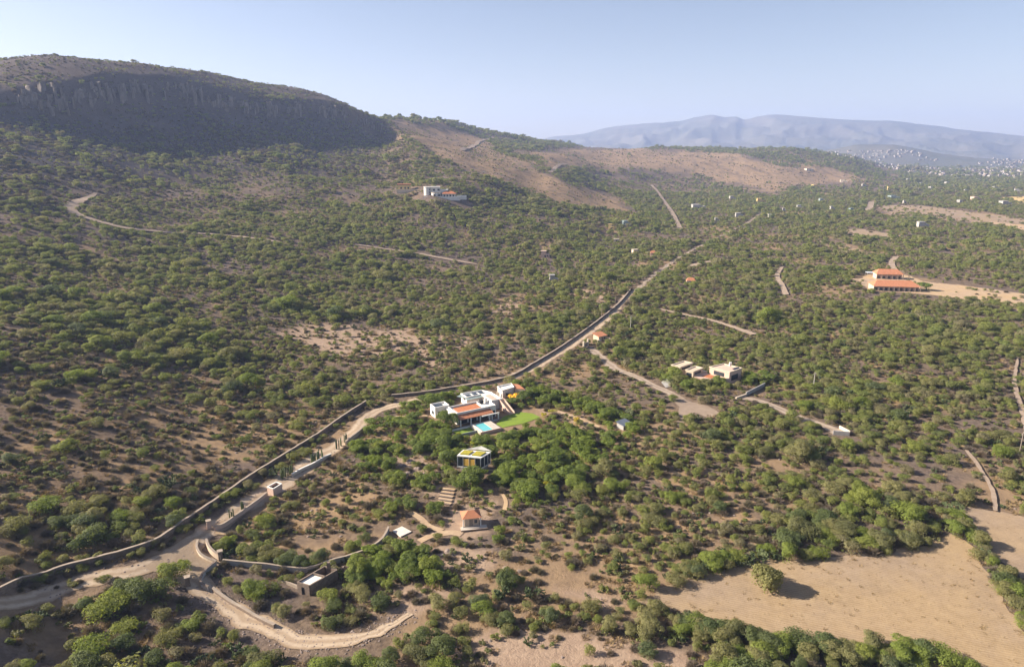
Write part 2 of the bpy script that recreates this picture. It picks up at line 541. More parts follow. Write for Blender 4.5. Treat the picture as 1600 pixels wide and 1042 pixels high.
def strip(name, line, width, mat, off=0.07, rag=0.5, n=6, kind='structure', parent=None):
    """a road draped over the ground; width is a number or one value per point"""
    L = len(line); vs = []; fs = []
    P = np.array(line)
    T = np.gradient(P, axis=0); T /= np.linalg.norm(T, axis=1)[:, None] + 1e-9
    N = np.stack([T[:, 1], -T[:, 0]], 1)
    w = np.full(L, width, float) if np.isscalar(width) else np.interp(np.linspace(0, 1, L), np.linspace(0, 1, len(width)), width)
    e1 = w / 2 + rag * (vnoise(P[:, 0] / 3.1, P[:, 1] / 3.1, 5) - .5) * 2
    e2 = w / 2 + rag * (vnoise(P[:, 0] / 3.1, P[:, 1] / 3.1, 8) - .5) * 2
    for k in range(n + 1):
        s = -e1 + (e1 + e2) * k / n
        vs.append(P + N * s[:, None])
    vs = np.stack(vs, 1).reshape(-1, 2)
    z = H(vs[:, 0], vs[:, 1]) + off
    V3 = np.column_stack([vs, z])
    for i in range(L - 1):
        for k in range(n):
            a = i * (n + 1) + k
            fs.append((a, a + 1, a + n + 2, a + n + 1))
    m = fast_mesh(name, V3, np.array(fs), mat, True)
    o = link(name, m, parent)
    # tracks: distance across the road, for the wheel ruts
    a = m.attributes.new('across', 'FLOAT', 'POINT')
    a.data.foreach_set('value', np.tile(np.linspace(-1, 1, n + 1), L).astype(np.float32))
    if parent is None: tag(o, kind=kind)
    return o

def dirt(name, c1, c2, ruts=True):
    """bare earth: broad blotches, fine grit, and wheel ruts on the roads"""
    m, t, b = new_mat(name)
    p = pos(t)
    c = mix(t, ramp(t, noise(t, p, .35, 6, .65), [(.3, 0.0), (.7, 1.0)]), c1, c2)
    c = mix(t, ramp(t, noise(t, p, 2.2, 4, .7), [(.5, 0.0), (.75, .6)]), c, mix(t, 1.0, c, (.72, .70, .68), 'MULTIPLY'))
    c = mix(t, ramp(t, noise(t, p, .035, 4, .6), [(.38, 0.0), (.62, 1.0)]), c, mix(t, 1.0, c, (1.12, 1.08, .92) if not ruts else (.88, .88, .9), 'MULTIPLY'))
    if ruts == 'plain':
        pass
    elif ruts:
        a = math_n(t, 'ABSOLUTE', attr(t, 'across'))
        e = math_n(t, 'ADD', a, math_n(t, 'MULTIPLY', math_n(t, 'SUBTRACT', noise(t, p, .5, 4), .5), .7))
        c = mix(t, ramp(t, e, [(.14, .5), (.34, 0.0), (.62, 0.0), (.95, .8)]), c, mix(t, 1.0, c, (.58, .52, .45), 'MULTIPLY'))
    else:
        # plough lines and stubble: thin rows across the field, broken by clods and dry weeds
        mp = nd(t, 'ShaderNodeMapping'); mp.inputs['Rotation'].default_value = (0, 0, .35)
        t.links.new(p, mp.inputs['Vector'])
        wv = nd(t, 'ShaderNodeTexWave'); wv.bands_direction = 'Y'; wv.inputs['Scale'].default_value = .42; wv.inputs['Distortion'].default_value = 3.5; wv.inputs['Detail'].default_value = 3; wv.inputs['Detail Scale'].default_value = .6
        t.links.new(mp.outputs[0], wv.inputs['Vector'])
        c = mix(t, math_n(t, 'MULTIPLY', wv.outputs['Fac'], .6), c, mix(t, 1.0, c, (.80, .76, .70), 'MULTIPLY'))
        c = mix(t, ramp(t, noise(t, p, .09, 6, .75), [(.52, 0.0), (.68, .6)]), c, mix(t, 1.0, c, (.80, .80, .80), 'MULTIPLY'))
        c = mix(t, ramp(t, noise(t, p, 1.1, 3, .7), [(.62, 0.0), (.72, .7)]), c, mix(t, 1.0, c, (.62, .58, .5), 'MULTIPLY'))
    t.links.new(c, b.inputs['Base Color'])
    b.inputs['Roughness'].default_value = .95
    b.inputs['Specular IOR Level'].default_value = .05
    bump(t, b, noise(t, p, 2.0, 5), .6, .12)
    return m

M_ROAD = dirt('pale_dirt', (.50, .395, .285), (.41, .315, .225))
M_LANE = dirt('gravel_lane', (.42, .34, .27), (.33, .26, .20))
M_FIELD = dirt('ploughed_stubble', (.35, .265, .185), (.28, .208, .145), False)
M_FIELD2 = dirt('bare_field_soil', (.34, .26, .195), (.27, .205, .155), False)
M_PALE = dirt('pale_bare_soil', (.47, .36, .26), (.38, .27, .185), False)
M_TRAIL = dirt('worn_trail', (.40, .31, .235), (.30, .225, .165), 'plain')
M_GOLD = dirt('golden_stubble', (.62, .46, .24), (.55, .38, .18), False)

# main dirt road along the long stone wall
ROAD_UV = [(-120, 970), (0, 942), (120, 912), (210, 890), (285, 862), (345, 818), (420, 768), (490, 720), (545, 682), (585, 645), (640, 628), (720, 606), (790, 592), (850, 566), (905, 530), (950, 497), (980, 462)]
road_w = smooth_line(atw(ROAD_UV), 1.0)
strip('dirt_road', road_w, [4.4, 4.8, 5.4, 6.4, 9.0, 5.4, 5.0, 4.8, 5.0, 6.0, 5.4, 5.4, 6.0, 6, 6, 6, 6, 6], M_ROAD, rag=1.0)
ROAD2_UV = [(980, 462), (1005, 445), (1035, 420), (1075, 395), (1105, 380), (1135, 365), (1165, 350), (1190, 333)]
road2_w = smooth_line(atw(ROAD2_UV))
strip('dirt_road', road2_w, 4.0, M_LANE, rag=1.6)
# apron at the gate, and the lower track
apron = ragged([tuple(p[:2]) for p in atw([(225, 888), (285, 845), (312, 838), (316, 862), (345, 880), (322, 905), (312, 922), (285, 918), (268, 900)])], .5)
sheet('dirt_apron', apron, M_ROAD, .10, 2.0)
TRACK_UV = [(300, 905), (330, 930), (385, 968), (440, 990), (480, 1004), (540, 1000), (590, 988), (622, 970), (642, 958)]
track_w = smooth_line(atw(TRACK_UV), 1.0)
strip('dirt_track', track_w, [5, 5, 5, 5.2, 4.8, 4.2, 3.6, 2.6, 1.4], M_ROAD, .13, .9)
# hillside tracks
for uv, w in (
    ([(150, 303), (122, 316), (110, 328), (130, 340), (165, 350), (200, 358), (260, 364), (330, 367), (400, 374), (440, 380)], [3, 7, 10, 9, 7, 6, 5.5, 5, 4.5, 4]),
    ([(555, 383), (600, 390), (650, 397), (700, 406), (745, 414)], [3, 3, 5, 5, 3]),
    ([(722, 236), (745, 226), (770, 215)], [10, 10, 8]),
    ([(860, 270), (885, 257)], [8, 6]),
    ([(1018, 290), (1030, 304), (1048, 330), (1062, 358)], [7, 6, 7, 7]),
    ([(1222, 418), (1214, 432), (1222, 448), (1228, 462)], [2.5, 4, 4.5, 4]),
    ([(1030, 484), (1075, 494), (1120, 504), (1178, 524)], [3, 4, 4, 5]),
    ([(1400, 402), (1393, 412), (1398, 424)], [5, 5, 5]),
    ([(1060, 424), (1090, 414), (1118, 408)], [7, 8, 6]),
    ([(1590, 560), (1585, 600), (1598, 650), (1605, 690)], [1.0, 1.6, 1.8, 1.4]),
    ([(1510, 705), (1535, 740), (1552, 775), (1555, 800)], [1.0, 1.3, 1.3, 1.2]),
    ([(1357, 330), (1362, 316)], [12, 10]),
):
    strip('hillside_track', smooth_line(atw(uv), 2), w, M_TRAIL, .3 + float(np.hypot(*atw(uv)[0][:2])) / 1400, .3)

# fields
FIELD_A_UV = [(985, 945), (1040, 918), (1080, 902), (1130, 888), (1190, 880), (1260, 874), (1330, 868), (1395, 865), (1450, 850), (1490, 836), (1512, 846), (1545, 900), (1575, 940), (1600, 985), (1640, 1075), (1500, 1085), (1430, 1040), (1330, 1012), (1230, 1012), (1180, 1000), (1130, 975), (1075, 955)]
FIELD_B_UV = [(1497, 795), (1530, 795), (1570, 800), (1640, 818), (1650, 920), (1600, 905), (1570, 880), (1545, 850), (1515, 830)]
fa = ragged([tuple(p[:2]) for p in atw(FIELD_A_UV)], 1.8, 1.2)
sheet('dry_field', fa, M_FIELD, .08)
fb = ragged([tuple(p[:2]) for p in atw(FIELD_B_UV)], 2.4, 1.2)
sheet('dry_field', fb, M_FIELD2, .08)
STRIP_UV = [(1290, 431), (1340, 436), (1360, 428), (1400, 425), (1440, 440), (1520, 448), (1600, 460), (1680, 470), (1680, 496), (1600, 486), (1540, 474), (1480, 464), (1420, 458), (1370, 456), (1330, 444)]
fc = ragged([tuple(p[:2]) for p in atw(STRIP_UV)], 4.0, 4)
sheet('bare_yard', fc, M_PALE, .12, 6)
far_fields = []; FAR_UV = []
for uv, mt, nm in (
    ([(1368, 321), (1440, 322), (1505, 330), (1600, 343), (1620, 352), (1560, 348), (1480, 340), (1400, 333)], M_FIELD2, 'bare_field'),
    ([(1562, 309), (1640, 306), (1640, 322), (1570, 318)], M_GOLD, 'stubble_field'),
    ([(1310, 360), (1340, 358), (1402, 368), (1400, 376), (1350, 370)], M_FIELD2, 'bare_field'),
    ([(1535, 345), (1600, 352), (1680, 364), (1680, 376), (1590, 362)], M_PALE, 'bare_field'),
    ([(1270, 375), (1345, 390), (1350, 398), (1300, 388)], M_FIELD2, 'bare_field'),
):
    q = ragged([tuple(p[:2]) for p in atw(uv)], 11, 8, 4)
    far_fields.append(q); FAR_UV.append(uv)
    sheet(nm, q, mt, .4, 14)

# ---------------------------------------------------------------- mesa cliff: a broken wall of rock columns
cm, t, b = new_mat('cliff_rock')
p = pos(t)
mp = nd(t, 'ShaderNodeMapping'); mp.inputs['Scale'].default_value = (1, 1, .18)
t.links.new(p, mp.inputs['Vector'])
c = mix(t, ramp(t, noise(t, mp.outputs[0], .12, 6, .7), [(.35, 0.0), (.65, 1.0)]), (.12, .10, .09), (.26, .215, .175))
c = mix(t, ramp(t, noise(t, mp.outputs[0], .4, 4, .7), [(.5, 0.0), (.7, .7)]), c, (.11, .09, .08))
t.links.new(c, b.inputs['Base Color']); bump(t, b, noise(t, mp.outputs[0], .3, 5), 1.0, 2.5)
mb = MB()
foot = pchip(az_k, np.log(r_k[:, 9]), AZ); rim = pchip(az_k, np.log(r_k[:, 10]), AZ)
u_cliff = lambda a: float(np.interp(a, az_k, us))
a0, a1 = float(ray(30, 150)[0]), float(ray(612, 190)[0])
a = a0
while a < a1:
    rb = math.exp(float(np.interp(a, AZ, foot))); rt = math.exp(float(np.interp(a, AZ, rim)))
    w = random.uniform(2.5, 6) if random.random() < .8 else random.uniform(7, 11)
    r = rb + (rt - rb) * random.uniform(.3, .75)
    hgt = fbm(a * 40, 2.2, 5, 3)
    x, y = math.sin(a) * r, math.cos(a) * r
    zb = float(H(math.sin(a) * (r - 9), math.cos(a) * (r - 9))) - 3 + 6 * random.random()
    zt = float(H(math.sin(a) * (rt + 14), math.cos(a) * (rt + 14))) + (float(hgt) - .5) * 22 - 9 - 12 * random.random() ** 2
    dep = 15
    zt = min(zt, float(H(math.sin(a) * (r + 10), math.cos(a) * (r + 10))) + random.uniform(0, 5))
    if zt - zb > 8 and float(fbm(a * 55, 7.7, 15, 2)) > .36:
        zlo = zb
        for seg in range(random.choice([1, 2, 2, 3])):
            zhi = zt if seg == 2 or zt - zlo < 9 else zlo + (zt - zlo) * random.uniform(.35, .8)
            th0 = -a + random.uniform(-.5, .5); ca, sa = math.cos(th0), math.sin(th0)
            ox, oy = random.uniform(-1.6, 1.6), random.uniform(-1, 2.5) + seg * 1.5
            ws = w * random.uniform(.75, 1.15); n = 6; ring = []
            for zz, sc_ in ((zlo - 1.5, 1.08), ((zlo + zhi) / 2, random.uniform(.9, 1.08)), (zhi, random.uniform(.8, 1.0))):
                for k in range(n):
                    th = 2 * math.pi * k / n
                    px = math.cos(th) * ws * .62 * sc_ * random.uniform(.8, 1.2) + ox; py = math.sin(th) * dep * .5 * random.uniform(.85, 1.15) + oy
                    ring.append((x + px * ca - py * sa, y + px * sa + py * ca, zz + random.uniform(-1.8, 1.8)))
            fs = [(i * n + k, i * n + (k + 1) % n, (i + 1) * n + (k + 1) % n, (i + 1) * n + k) for i in range(2) for k in range(n)]
            fs.append(tuple(range(2 * n, 3 * n)))
            mb.add(ring, fs)
            if zhi >= zt: break
            zlo = zhi
    a += w * random.uniform(.4, .75) / r
tag(mb.build('cliff', cm), kind='structure')

# ---------------------------------------------------------------- far mountains, town hill
mm, t, b = new_mat('mountain_forest')
p = pos(t)
t.links.new(mix(t, ramp(t, noise(t, p, .0016, 6, .65), [(.35, 0.0), (.65, 1.0)]), (.085, .09, .07), (.14, .125, .10)), b.inputs['Base Color'])

def range_mesh(name, sky_line, r_foot, r_crest, nz=26, rough=70, na=420, seed=3):
    """a mountain range whose crest follows the photo's skyline, built at its own distance"""
    uu = np.linspace(sky_line[0][0], sky_line[-1][0], na)
    vv = pchip([s[0] for s in sky_line], [s[1] for s in sky_line], uu)
    az, s = ray(uu, vv)
    zc = CAM_H + r_crest * s
    vs = []
    for j in range(nz + 8):
        f = j / nz
        r = r_foot + (r_crest - r_foot) * f
        x = np.sin(az) * r; y = np.cos(az) * r
        shape = f ** 1.25 if f <= 1 else max(0, 1 - (f - 1) * 3.0)
        ridge = (1 - np.abs(fbm(x / 620, y / 620, seed, 5) - .5) * 4) * rough * min(1, 4 * f) * (1 - min(1, f) ** 6)
        z = -12 + (zc + 12) * shape + ridge * .8 - rough * .3 * (0 if f == 0 else min(1, f * 4)) * (1 - min(1, f) ** 6)
        if f > .97 and f < 1.05: z = z + (fbm(x / 260, y / 260, seed + 3, 3) - .5) * rough * .16
        vs.append(np.column_stack([x, y, z]))
    V3 = np.stack(vs, 0).reshape(-1, 3)
    R = nz + 8
    ii = np.arange(R)[:, None] * na + np.arange(na)[None, :]
    q = np.stack([ii[:-1, :-1], ii[:-1, 1:], ii[1:, 1:], ii[1:, :-1]], -1).reshape(-1, 4)
    return tag(link(name, fast_mesh(name, V3, q, mm, True)), kind='structure')

range_mesh('mountain_range', [(760, 240), (820, 226), (870, 213), (905, 211), (950, 199), (1000, 194), (1060, 190), (1090, 183), (1112, 180), (1135, 184), (1150, 183), (1163, 187), (1185, 182), (1210, 180), (1260, 183), (1320, 187), (1390, 189), (1430, 193), (1490, 201), (1560, 208), (1600, 213), (1700, 222), (1850, 232)], 7000, 10500, rough=120)
range_mesh('foothill', [(1180, 246), (1260, 240), (1310, 232), (1345, 226), (1390, 226), (1425, 231), (1470, 240), (1530, 247), (1600, 251), (1700, 256)], 4600, 5600, 14, 20, 260, 8)

# ---------------------------------------------------------------- air
hm = bpy.data.materials.new('haze_air'); hm.use_nodes = True
t = hm.node_tree
t.nodes.remove(t.nodes['Principled BSDF'])
pv = nd(t, 'ShaderNodeVolumePrincipled')
pv.inputs['Color'].default_value = (.455, .585, .94, 1)
pv.inputs['Density'].default_value = 0.97e-4
pv.inputs['Anisotropy'].default_value = 0.15
t.links.new(pv.outputs[0], t.nodes['Material Output'].inputs['Volume'])
mb = MB().box(-13200, 13200, -400, 13200, -40, 760)
hz = tag(mb.build('haze', hm), kind='stuff')
# ---------------------------------------------------------------- built things
def pxh(u, v, h):
    """ground-plan point met by the ray through a photo pixel at height h"""
    az, s = ray(u, v); r = (h - CAM_H) / float(s)
    return (math.sin(float(az)) * r, math.cos(float(az)) * r)

M_WHITE = plain('white_plaster', (.76, .735, .69), (.63, .60, .55), .6)
M_CREAM = plain('cream_plaster', (.62, .52, .40), (.52, .43, .33), .6)
M_PINK = plain('pinkish_plaster', (.60, .43, .34), (.50, .36, .29), .5)
M_SAND = plain('sand_plaster', (.58, .46, .34), (.47, .37, .27), .5)
M_GREY = plain('grey_concrete', (.40, .38, .36), (.30, .285, .27), .7)
M_PAVE = plain('pale_paving', (.52, .46, .39), (.42, .37, .31), .8)
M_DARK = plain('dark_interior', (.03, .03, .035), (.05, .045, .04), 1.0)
M_STONEW = plain('field_stone', (.25, .19, .148), (.13, .10, .08), 1.3, .95, .06)
M_COPE = plain('pale_coping', (.37, .30, .235), (.28, .225, .175), 1.1, .9)
M_WOOD = plain('pole_wood', (.30, .25, .20), (.22, .18, .14), 2.0)
M_CONC = plain('pole_concrete', (.50, .47, .43), (.42, .39, .36), 2.0)
M_TEAL = plain('grey_green_panel', (.27, .33, .31), (.21, .26, .25), .5, .4, 0, .5)
M_AMBER = plain('amber_reflection', (.78, .42, .08), (.66, .46, .10), 1.6, .7)  # warm reflection in the pavilion glass, put into the colour
M_BED = plain('flowering_roof_plants', (.46, .36, .04), (.22, .22, .03), 1.4, .9, .1)
M_LAWN = plain('lawn_grass', (.20, .27, .03), (.14, .20, .03), .5, .9, .04)
M_SOLAR = plain('solar_glass', (.03, .04, .07), (.02, .025, .05), 1.0, .15, 0, .6)
M_METAL = plain('pale_metal_sheet', (.62, .63, .64), (.5, .51, .52), .5, .45, 0, .5)
M_BLUE = plain('blue_grey_roof', (.14, .16, .20), (.10, .12, .16), .6, .5)

def tile_mat(name, c1, c2):
    m, t, b = new_mat(name)
    tc = nd(t, 'ShaderNodeTexCoord')
    c = mix(t, ramp(t, noise(t, tc.outputs['Object'], .9, 5, .7), [(.3, 0.0), (.7, 1.0)]), c1, c2)
    wv = nd(t, 'ShaderNodeTexWave'); wv.inputs['Scale'].default_value = 1.4; wv.inputs['Distortion'].default_value = .3
    t.links.new(tc.outputs['Object'], wv.inputs['Vector'])
    c = mix(t, math_n(t, 'MULTIPLY', wv.outputs['Fac'], .35), c, mix(t, 1.0, c, (.6, .55, .5), 'MULTIPLY'))
    t.links.new(c, b.inputs['Base Color']); bump(t, b, wv.outputs['Fac'], .5, .06)
    return m
M_TILE = tile_mat('terracotta_tile', (.52, .20, .09), (.40, .15, .075))
M_TILE2 = tile_mat('orange_tile', (.52, .225, .12), (.42, .175, .095))

gl, t, b = new_mat('window_glass')
b.inputs['Base Color'].default_value = (.035, .045, .055, 1); b.inputs['Roughness'].default_value = .08; b.inputs['Specular IOR Level'].default_value = .6
M_GLASS = gl
wt, t, b = new_mat('pool_water')
p = pos(t)
t.links.new(mix(t, noise(t, p, .6, 3), (.10, .42, .46), (.17, .52, .54)), b.inputs['Base Color'])
b.inputs['Roughness'].default_value = .08; b.inputs['Specular IOR Level'].default_value = .5
bump(t, b, noise(t, p, 3.0, 3), .15, .05)
M_WATER = wt

BLOCK = []                       # places kept free of wild plants: (x, y, radius)
BLOCKP = [fa, fb, apron]

def opening(root, name, mat, p, q, z0, z1, out=.06, parent=None):
    """a door or window set into a wall between plan points p and q"""
    return MB().bar((p[0], p[1], (z0 + z1) / 2), (q[0], q[1], (z0 + z1) / 2), out * 2, z1 - z0).build(name, mat, root)

def parapet(poly, z0, z1, th=.3):
    mb = MB()
    n = len(poly)
    cx = sum(p[0] for p in poly) / n; cy = sum(p[1] for p in poly) / n
    for i in range(n):
        a = Vector((*poly[i], (z0 + z1) / 2)); c = Vector((*poly[(i + 1) % n], (z0 + z1) / 2))
        d = (c - a).normalized()
        mb.bar(a - d * th * .5 * (1 if i % 2 else -1), c + d * th * .5 * (1 if i % 2 else -1), th, z1 - z0 + .003 * i)
    return mb

# ---- main villa (frame turned 31 degrees: x along the front, y to the back)
vt = RAD(31); VO = Vector((-20.7, 240.0, 0))
V = empty('villa', VO, vt, 'large white villa with orange tile porch roof and roof terrace beside the pool', 'house')
def vw(x, y): return (VO.x + x * math.cos(vt) - y * math.sin(vt), VO.y + x * math.sin(vt) + y * math.cos(vt))
MB().box(0, 16.8, 0, 7.6, -.5, 4.0).build('main_wall', M_WHITE, V)
parapet([(0.15, .15), (16.65, .15), (16.65, 7.45), (.15, 7.45)], 4.0, 4.75, .3).build('parapet', M_WHITE, V)
MB().box(1.6, 11.6, .7, 7.1, 4.0, 4.12).build('roof_terrace', M_TILE, V)
MB().box(12.1, 12.4, .3, 7.3, 4.0, 4.6).build('terrace_wall', M_WHITE, V)
pr = MB(); 
pr.add([(-.1, -.03, 3.95), (14.2, -.03, 3.95), (14.2, -2.9, 3.05), (-.1, -2.9, 3.05), (-.1, -.03, 3.75), (14.2, -.03, 3.75), (14.2, -2.9, 2.87), (-.1, -2.9, 2.87)],
       [(3, 2, 1, 0), (4, 5, 6, 7), (0, 1, 5, 4), (1, 2, 6, 5), (2, 3, 7, 6), (3, 0, 4, 7)])
pr.build('porch_roof', M_TILE2, V)
for x in (.25, 4.6, 8.6, 13.7):
    MB().box(x - .22, x + .22, -2.65, -2.2, -.3, 2.95).build('column', M_WHITE, V)
MB().box(8.9, 16.4, -3.5, -3.05, 2.55, 2.9).build('pergola_beam', M_WHITE, V)
for x in (12.2, 16.1):
    MB().box(x - .2, x + .2, -3.45, -3.08, -.3, 2.55).build('column', M_WHITE, V)
for x0, x1 in ((.8, 4.2), (5.0, 8.2), (9.0, 13.2), (14.4, 16.4)):
    MB().box(x0, x1, -.05, .05, 0.1, 2.7).build('glass_door', M_GLASS, V)
MB().box(-4.2, 15.5, -4.3, -2.95, -.4, .22).build('terrace', M_GREY, V)
MB().box(-4.2, 1.9, 10.4, 15.0, -.5, 3.7).build('side_block', M_WHITE, V)
parapet([(-4.05, 10.55), (1.75, 10.55), (1.75, 14.85), (-4.05, 14.85)], 3.7, 4.35, .3).build('parapet', M_WHITE, V)
MB().box(.1, 4.0, 7.62, 10.38, -.5, 3.4).build('link_block', M_WHITE, V)
MB().box(-3.4, .2, 11.3, 14.1, 3.7, 3.8).build('roof_light', M_GLASS, V)
rw = [(12.0, 15.2), (18.7, 15.2), (18.7, 6.6), (23.2, 6.6), (23.2, 15.6), (21.2, 19.6), (12.0, 20.2)]
MB().prism(rw, -.5, 3.6).build('rear_wing', M_WHITE, V)
parapet(rw, 3.6, 4.1, .35).build('parapet', M_WHITE, V)
for k in range(3):
    MB().box(13 + 3.0 * k, 15 + 3.0 * k, 16.6, 18.8, 3.6, 3.72).build('roof_light', M_GLASS, V)
MB().box(19.7, 22.2, 8.2, 14, 3.6, 3.70).build('roof_walk', M_PINK, V)
MB().add([(11.2, 13.2, 3.5), (18.6, 13.2, 3.5), (18.6, 15.1, 3.75), (11.2, 15.1, 3.75), (11.2, 13.2, 3.38), (18.6, 13.2, 3.38), (18.6, 15.1, 3.63), (11.2, 15.1, 3.63)],
         [(0, 1, 2, 3), (7, 6, 5, 4), (0, 4, 5, 1), (1, 5, 6, 2), (2, 6, 7, 3), (3, 7, 4, 0)]).build('glass_canopy', M_TEAL, V)
MB().add([(9.6, 19.3, 3.5), (12, 15.3, 3.5), (11.9, 20.1, 3.7), (9.6, 19.3, 3.38), (12, 15.3, 3.38), (11.9, 20.1, 3.58)], [(0, 1, 2), (5, 4, 3), (0, 3, 4, 1), (1, 4, 5, 2), (2, 5, 3, 0)]).build('glass_canopy', M_TEAL, V)
MB().box(12.2, 18.5, 7.7, 13.1, -.2, .1).build('courtyard_floor', M_TILE, V)
st = MB()
for k in range(14):
    st.box(22.3, 24.0, 6.4 - .58 * (k + 1), 6.4 - .58 * k, -.4, 3.4 - .22 * k)
st.build('garden_stair', M_SAND, V)
for x in (22.0, 24.02):
    mb = MB()
    mb.add([(x, 6.5, -.4), (x + .28, 6.5, -.4), (x + .28, -2.0, -.4), (x, -2.0, -.4), (x, 6.5, 4.1), (x + .28, 6.5, 4.1), (x + .28, -2.0, 1.1), (x, -2.0, 1.1)],
           [(0, 1, 2, 3), (7, 6, 5, 4), (0, 4, 5, 1), (1, 5, 6, 2), (2, 6, 7, 3), (3, 7, 4, 0)])
    mb.build('stair_wall', M_PINK, V)
MB().box(-4.3, 3.4, -3.0 - 1.65, -3.0 - 1.35, -.3, .55).build('terrace_kerb', M_WHITE, V)
MB().box(-4.6, 3.0, -10.3, -10.05, -.3, .9).build('glass_balustrade', M_TEAL, V)
for q in ((8, 3, 13), (17, 12, 12), (0, 12, 7), (8, -8, 10), (0, -8, 7), (22, -5, 9), (28, -6, 8), (14, 8, 13)): BLOCK.append((*vw(q[0], q[1]), q[2]))

for (x0, x1, y, z0, z1) in ((-3.0, -1.2, 10.32, 1.0, 2.3), (.9, 2.6, 7.55, 1.0, 2.2)):
    MB().box(x0, x1, y - .02, y + .06, z0, z1).build('window', M_GLASS, V)
for y in (1.6, 4.6):
    MB().box(-.06, .05, y, y + 1.5, .9, 2.5).build('window', M_GLASS, V)
MB().box(-4.26, -4.15, 11.6, 13.4, 1.0, 2.3).build('window', M_GLASS, V)
MB().box(18.73, 18.68, 8.4, 13.4, .6, 2.6).build('window', M_GLASS, V)
MB().box(15.2, 16.0, 5.6, 6.6, 4.0, 5.9).build('chimney', M_WHITE, V)
MB().prism([(13.6 + .75 * math.cos(k * .5236), 5.9 + .75 * math.sin(k * .5236)) for k in range(12)], 4.0, 5.4).build('roof_tank', M_DARK, V)
PL = empty('swimming_pool', VO, vt, 'small turquoise swimming pool in a raised stone terrace below the villa porch', 'pool')
mb = MB().box(3.0, 4.6, -13.0, -4.5, -.6, 1.0).box(8.5, 11.6, -13.0, -4.5, -.6, 1.0).box(4.6, 8.5, -13.0, -12.5, -.6, 1.0).box(4.6, 8.5, -5.2, -4.5, -.6, 1.0)
mb.build('pool_deck', M_PAVE, PL)
MB().box(2.9, 11.7, -13.25, -13.0, -.8, 1.15).build('retaining_wall', M_PINK, PL)
MB().box(4.6, 8.5, -12.5, -5.2, -.6, .86).build('water', M_WATER, PL)
MB().box(3.6, 3.9, -12.8, -4.8, 1.0, 1.25).build('pool_kerb', M_WHITE, PL)

lawn = sheet('lawn', [vw(*q) for q in ((12.6, -7.6), (16, -4.5), (19.5, -2.0), (27.2, -1.2), (30.5, -5), (31, -10.0), (25, -11.5), (20, -12), (13.2, -11.4))], M_LAWN, .12, 2.0)
sheet('lawn', [vw(*q) for q in ((-4.4, -9.9), (2.7, -9.4), (2.7, -4.8), (-4.2, -4.8))], M_LAWN, .12, 2.0)

# ---- guest house by the road
gp = [pxh(777.5, 603.5, 3.6), pxh(798.7, 598.7, 3.6), pxh(803, 604.5, 3.6), pxh(785, 610, 3.6)]
g0 = Vector((*gp[0], 0)); gl2 = [(p[0] - g0.x, p[1] - g0.y) for p in gp]
G = empty('guest_house', g0, 0, 'white flat-roofed house with a low orange wing beside the road behind the villa', 'house')
MB().prism(gl2, -.5, 3.2).build('wall', M_WHITE, G)
parapet(gl2, 3.2, 3.7, .3).build('parapet', M_WHITE, G)
gq = [pxh(799.5, 599.0, 3.2), pxh(810, 600, 3.2), pxh(820, 607.5, 3.2), pxh(804, 606.5, 3.2)]
gq = [(p[0] - g0.x, p[1] - g0.y) for p in gq]
MB().prism(gq, -.5, 2.9).build('side_wing', M_CREAM, G)
MB().prism(gq, 2.9, 3.15).build('tile_roof', M_TILE2, G)
c_ = gl2[3]
MB().bar((c_[0] - 1.2, c_[1] + .7, 1.4), (c_[0] - 2.6, c_[1] + 2.1, 1.4), .14, 2.0).build('door', M_WOOD, G)
MB().box(c_[0] + 1.5, c_[0] + 3.5, c_[1] + .55, c_[1] + .75, 1.0, 2.2).build('window', M_GLASS, G)
BLOCK.append((g0.x + 4, g0.y - 1, 10))

# ---- glass pavilion with a planted roof
hp = 5.6
gr = [pxh(713.8, 711.5, hp), pxh(751.4, 715.2, hp), pxh(767, 706, hp), pxh(724, 702, hp)]
r0 = Vector((*gr[0], 0)); q = [(p[0] - r0.x, p[1] - r0.y) for p in gr]
GR = empty('garden_pavilion', r0, 0, 'two storey glass pavilion with yellow planted roof beds below the villa', 'house')
MB().prism(q, 5.3, 5.6).build('roof_slab', M_WHITE, GR)
q2 = [(q[0][0] + .25, q[0][1] + .25), (q[1][0] - .2, q[1][1] + .25), (q[2][0] - .3, q[2][1] - .25), (q[3][0] + .2, q[3][1] - .25)]
MB().prism(q2, 1.9, 5.3).build('glass_wall', M_GLASS, GR)
MB().prism(q, 1.55, 1.9).build('floor_slab', M_WHITE, GR)
q3 = [(q[0][0] + 1, q[0][1] + 1), (q[1][0] - 1, q[1][1] + 1), (q[2][0] - 1, q[2][1] - .6), (q[3][0] + 1, q[3][1] - .6)]
MB().prism(q3, -.6, 1.55).build('base_wall', M_GREY, GR)
A = Vector((*q[0], 0)); B_ = Vector((*q[1], 0)); D_ = Vector((*q[3], 0)); C_ = Vector((*q[2], 0))
def gpt(s, t_): return (A.lerp(B_, s)).lerp(D_.lerp(C_, s), t_)
for s in (0.02, .25, .5, .75, .98):
    p0 = gpt(s, .01); MB().box(p0.x - .1, p0.x + .1, p0.y - .06, p0.y + .14, 1.9, 5.3).build('mullion', M_WHITE, GR)
for t_ in (.35, .7, .98):
    p0 = gpt(1, t_); MB().box(p0.x - .12, p0.x + .06, p0.y - .1, p0.y + .1, 1.9, 5.3).build('mullion', M_WHITE, GR)
a_, b2 = gpt(.26, 0), gpt(.74, 0)
MB().bar((a_.x, a_.y + .12, 3.5), (b2.x, b2.y + .12, 3.5), .12, 2.4).build('reflection_panel', M_AMBER, GR)  # amber panel paints the orange-yellow reflection on the glass front
